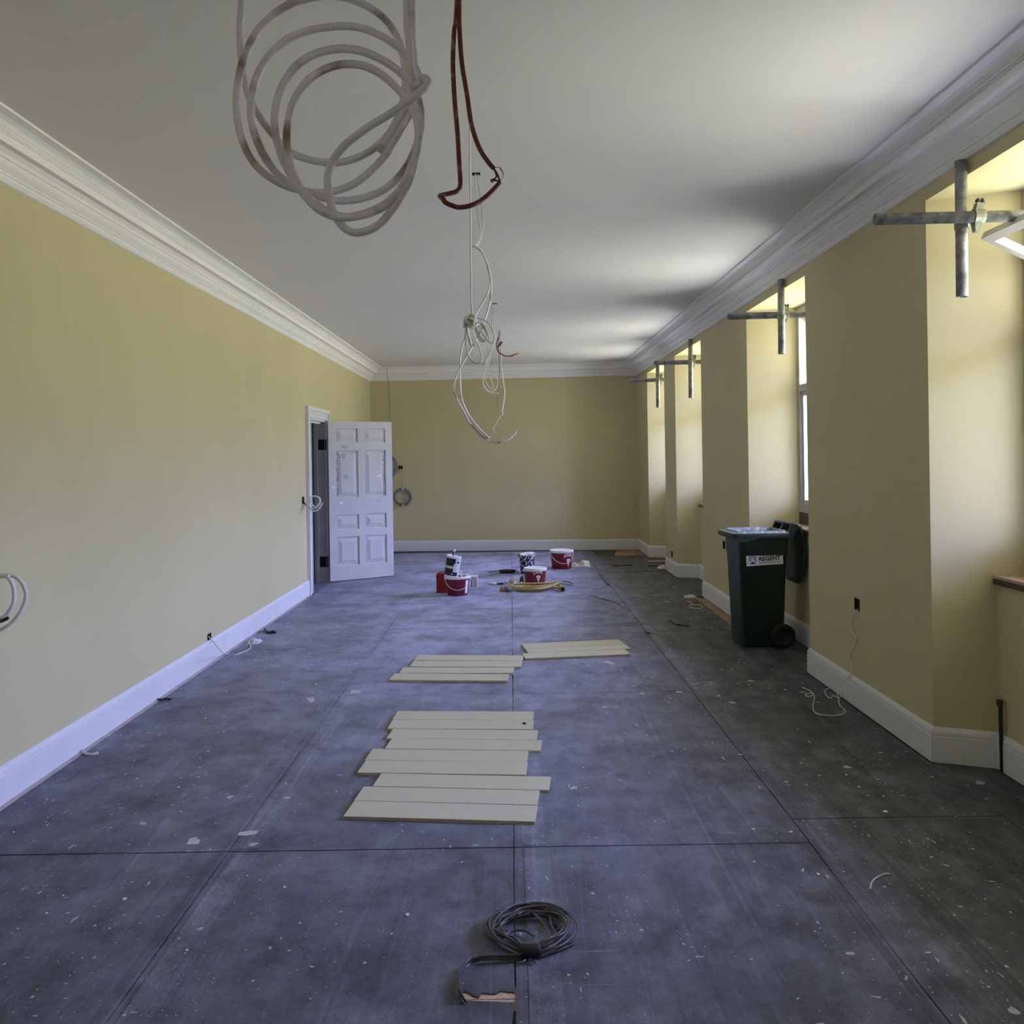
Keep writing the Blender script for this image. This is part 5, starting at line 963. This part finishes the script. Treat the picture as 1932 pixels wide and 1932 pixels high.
bm = nb(); tube(bm, spline([(-0.033, 11.05, -0.014), (0.015, 11.0, 0.006), (0.082, 11.0, 0.005), (0.149, 11.0, -0.009)]), 0.010, 7); obj('cable_lead', bm, M['yellow'], t, True)
# folded cloth
q = (1.011, 13.072, 0.0); random.seed(21)
bm = nb(); g = []
for i in range(15):
    row = []
    for j in range(8):
        u = i / 14 * 2 - 1; v = j / 7 * 2 - 1
        hgt = 0.0 if abs(u) > 0.95 or abs(v) > 0.9 else (0.035 + 0.05 * math.exp(-((u - 0.45) / 0.3) ** 2) + 0.018 * math.sin(9 * u + 2 * v) + random.uniform(0, 0.015)) * (1 - 0.4 * v * v)
        row.append(bm.verts.new((q[0] + u * 0.15 + 0.01 * math.sin(5 * v), q[1] + v * 0.11, 0.002 + max(0, hgt))))
    g.append(row)
for i in range(14):
    for j in range(7): bm.faces.new((g[i][j], g[i + 1][j], g[i + 1][j + 1], g[i][j + 1]))
tag(obj('dust_cloth', bm, M['cloth'], None, True), 'crumpled cream cloth on the floor right of the farthest bucket', 'cloth')
# mat at the far end
a_ = (1.369, 15.348, 0.0); b_ = (1.8, 15.508, 0.0); c_ = (1.695, 14.391, 0.0); d_ = (1.405, 14.392, 0.0)
bm = nb(); prism(bm, [(p[0], min(p[1], 15.15)) for p in (d_, c_, b_, a_)], -0.001, 0.008); tag(obj('ribbed_mat', bm, M['mat']), 'dark grey mat lying on the floor against the far wall', 'mat')

# ------------------------------------------------------------------ litter
def scrap(name, pts, m, label, cat, z=0.0012, t_=0.0012, curl=0.0, group=None):
    bm = nb(); n = len(pts)
    lo = [bm.verts.new((p[0], p[1], z + curl * (i % 3))) for i, p in enumerate(pts)]; hi = [bm.verts.new((p[0], p[1], z + t_ + curl * (i % 3))) for i, p in enumerate(pts)]
    bm.faces.new(lo[::-1]); bm.faces.new(hi)
    for i in range(n): bm.faces.new((lo[i], lo[(i + 1) % n], hi[(i + 1) % n], hi[i]))
    return tag(obj(name, bm, m), label, cat, group)
scrap('paper_scrap', [(-1.425, 3.75, 0), (-1.433, 3.808, 0), (-1.411, 3.823, 0), (-1.378, 3.785, 0), (-1.376, 3.754, 0)], M['paper'], 'pale torn scrap on the left front floor, just behind the cross seam', 'scrap')
scrap('paper_scrap', [(-1.229, 3.833, 0), (-1.233, 3.865, 0), (-1.195, 3.88, 0), (-1.152, 3.879, 0), (-1.152, 3.846, 0), (-1.189, 3.831, 0)], M['paper'], 'long pale scrap beside the long left floor seam', 'scrap')
scrap('paper_scrap', [(-1.165, 6.146, 0), (-1.163, 6.216, 0), (-1.109, 6.213, 0), (-1.087, 6.169, 0), (-1.12, 6.143, 0)], M['paper'], 'pale scrap on the floor left of the four-plank row', 'scrap')
scrap('paper_scrap', [(0.695, 6.945, 0), (0.751, 6.995, 0), (0.791, 6.903, 0), (0.793, 6.85, 0), (0.749, 6.906, 0)], M['paper'], 'thin pale sliver on the floor in front of the askew boards', 'scrap')
scrap('paper_scrap', [(-1.444, 6.026, 0), (-1.398, 6.051, 0), (-1.37, 5.957, 0), (-1.39, 5.919, 0)], M['paper'], 'pale scrap on the left floor near the second cross seam', 'scrap')
cable('tape_curl', [([(-2.493, 4.989, 0.006), (-2.46, 4.952, 0.006), (-2.422, 4.923, 0.006), (-2.391, 4.922, 0.006), (-2.372, 4.939, 0.006)], 0.010)], M['paper'], 'curl of pale tape lying against the left skirting', 'scrap', n=5, sub=3)
cable('tape_curl', [([(-2.474, 6.028, 0.012), (-2.449, 6.013, 0.012), (-2.426, 6.038, 0.012), (-2.384, 6.022, 0.012)], 0.008)], M['bpaint'], 'dark curl of torn membrane at the left skirting', 'scrap', n=5, sub=3)
cable('torn_membrane', [([(-2.427, 8.469, 0.014), (-2.382, 8.363, 0.014), (-2.336, 8.308, 0.014), (-2.314, 8.357, 0.014), (-2.279, 8.304, 0.014)], 0.014)], M['bpaint'], 'dark torn scrap of membrane near the left skirting, farther than the wire', 'scrap', n=5, sub=3)
def crumple(q, sx, sy, h, m, name, label, cat, seed):
    random.seed(seed); bm = nb(); g = []
    for i in range(9):
        row = []
        for j in range(6):
            u = i / 8 * 2 - 1; v = j / 5 * 2 - 1; e_ = max(0, 1 - max(abs(u), abs(v)) ** 4)
            row.append(bm.verts.new((q[0] + u * sx + random.uniform(-0.1, 0.1) * sx, q[1] + v * sy + random.uniform(-0.1, 0.1) * sy, 0.002 + e_ * h * random.uniform(0.35, 1.0))))
        g.append(row)
    for i in range(8):
        for j in range(5): bm.faces.new((g[i][j], g[i + 1][j], g[i + 1][j + 1], g[i][j + 1]))
    return tag(obj(name, bm, m), label, cat)
crumple((-2.358, 7.901, 0.0), 0.055, 0.07, 0.05, M['paper'], 'crumpled_wrapper', 'crumpled pale wrapper at the end of the left wall wire', 'wrapper', 31)
crumple((2.201, 12.677, 0.0), 0.09, 0.08, 0.055, M['cloth'], 'crumpled_rag', 'crumpled rag against the base of the narrow far pier', 'rag', 32)
crumple((2.046, 10.051, 0.0), 0.07, 0.06, 0.03, M['cloth'], 'crumpled_wrapper', 'crumpled wrapper on the floor beside the second far pier', 'wrapper', 33)
for pts, lab, r_ in (([(1.5, 13.026, 0.006), (1.609, 13.013, 0.006), (1.719, 13.063, 0.006), (1.781, 12.991, 0.006)], 'dark slit of lifted membrane at the far right, left one of a pair', 0.009), ([(2.012, 12.899, 0.006), (2.087, 12.922, 0.006), (2.161, 12.85, 0.006)], 'dark slit of lifted membrane at the far right, beside the rag', 0.009), ([(1.217, 12.344, 0.005), (1.203, 11.851, 0.005), (1.205, 11.395, 0.005), (1.216, 11.063, 0.005)], 'dark lifted membrane edge running away on the right of the yellow lead', 0.007), ([(1.542, 8.624, 0.006), (1.563, 8.567, 0.006), (1.579, 8.43, 0.006), (1.614, 8.4, 0.006), (1.684, 8.342, 0.006)], 'dark curled membrane edge on the right floor in front of the bin', 0.007), ([(1.236, 8.274, 0.006), (1.231, 8.049, 0.006), (1.27, 8.046, 0.006)], 'small dark torn flap of membrane right of the askew boards', 0.007)):
    cable('membrane_edge', [(pts, r_)], M['bpaint'], lab, 'membrane edge', n=5, sub=3)
# a long ruck in the membrane
bm = nb(); rk = spline([(0.884, 10.359, 0.0), (0.948, 10.234, 0.0), (1.021, 10.035, 0.0), (1.095, 9.88, 0.0), (1.163, 9.695, 0.0), (1.197, 9.452, 0.0), (1.216, 9.254, 0.0)], 4); tube(bm, [(p.x, p.y, -0.004) for p in rk], [0.004 + 0.014 * math.sin(PI * i / (len(rk) - 1)) for i in range(len(rk))], 8); obj('membrane_ruck', bm, M['sheet'], floor, True)
# plank offcuts at the foot of the piers
bm = nb(); box(bm, (2.10, 8.3, -0.008), (2.20, 10.0, -0.003)); obj('floor_board', bm, M['subfloor'], floor)
a_ = (2.098, 13.496, 0.0); bm = nb(); box(bm, (a_[0], a_[1] - 0.05, 0.0), (a_[0] + 0.42, a_[1] + 0.02, 0.014)); tag(obj('timber_offcut', bm, M['chip']), 'narrow pale timber offcut lying in the farthest window bay', 'offcut')
# paint flakes and grit, far too many to count
random.seed(77); bm = nb()
def flake(x, y, s):
    n = random.choice((4, 5, 6)); a0 = random.uniform(0, 6.28); st = random.uniform(0.18, 0.8); ca, sa = math.cos(a0), math.sin(a0); r0 = []
    for k in range(n):
        a = 2 * PI * k / n; r_ = s * random.uniform(0.6, 1.1); u, v = r_ * math.cos(a), r_ * st * math.sin(a); r0.append((x + u * ca - v * sa, y + u * sa + v * ca))
    z = random.uniform(0.0012, 0.003)
    lo = [bm.verts.new((p[0], p[1], z)) for p in r0]; hi = [bm.verts.new((p[0], p[1], z + 0.0015)) for p in r0]
    bm.faces.new(hi)
    for k in range(n): bm.faces.new((lo[k], lo[(k + 1) % n], hi[(k + 1) % n], hi[k]))
for k in range(1050):
    z_ = random.random()
    if z_ < 0.42: x = -2.45 + abs(random.gauss(0, 0.75)); y = random.uniform(2.4, 14.5)
    elif z_ < 0.74: x = 2.15 - abs(random.gauss(0, 0.6)); y = random.uniform(2.4, 14.0)
    else: x = random.uniform(-2.4, 2.1); y = random.uniform(2.2, 14.5)
    if -2.45 < x < 2.15 and not (-0.95 < x < 0.3 and 3.9 < y < 7.6) and not (0 < x < 1.1 and 6.6 < y < 7.9) and not (-1.1 < x < 0.9 and 9.6 < y < 13.2) and not (1.6 < x and 7.2 < y < 8.1) and not (1.4 < x < 2.2 and 4.9 < y < 5.7): flake(x, y, random.choice((0.0025, 0.003, 0.003, 0.004, 0.005, 0.007, 0.011)) * random.uniform(0.7, 1.2) * (1 + y * 0.04))
tag(obj('paint_flakes', bm, M['flake']), 'scattered white paint flakes and plaster grit all over the dark floor', 'litter', None, 'stuff')
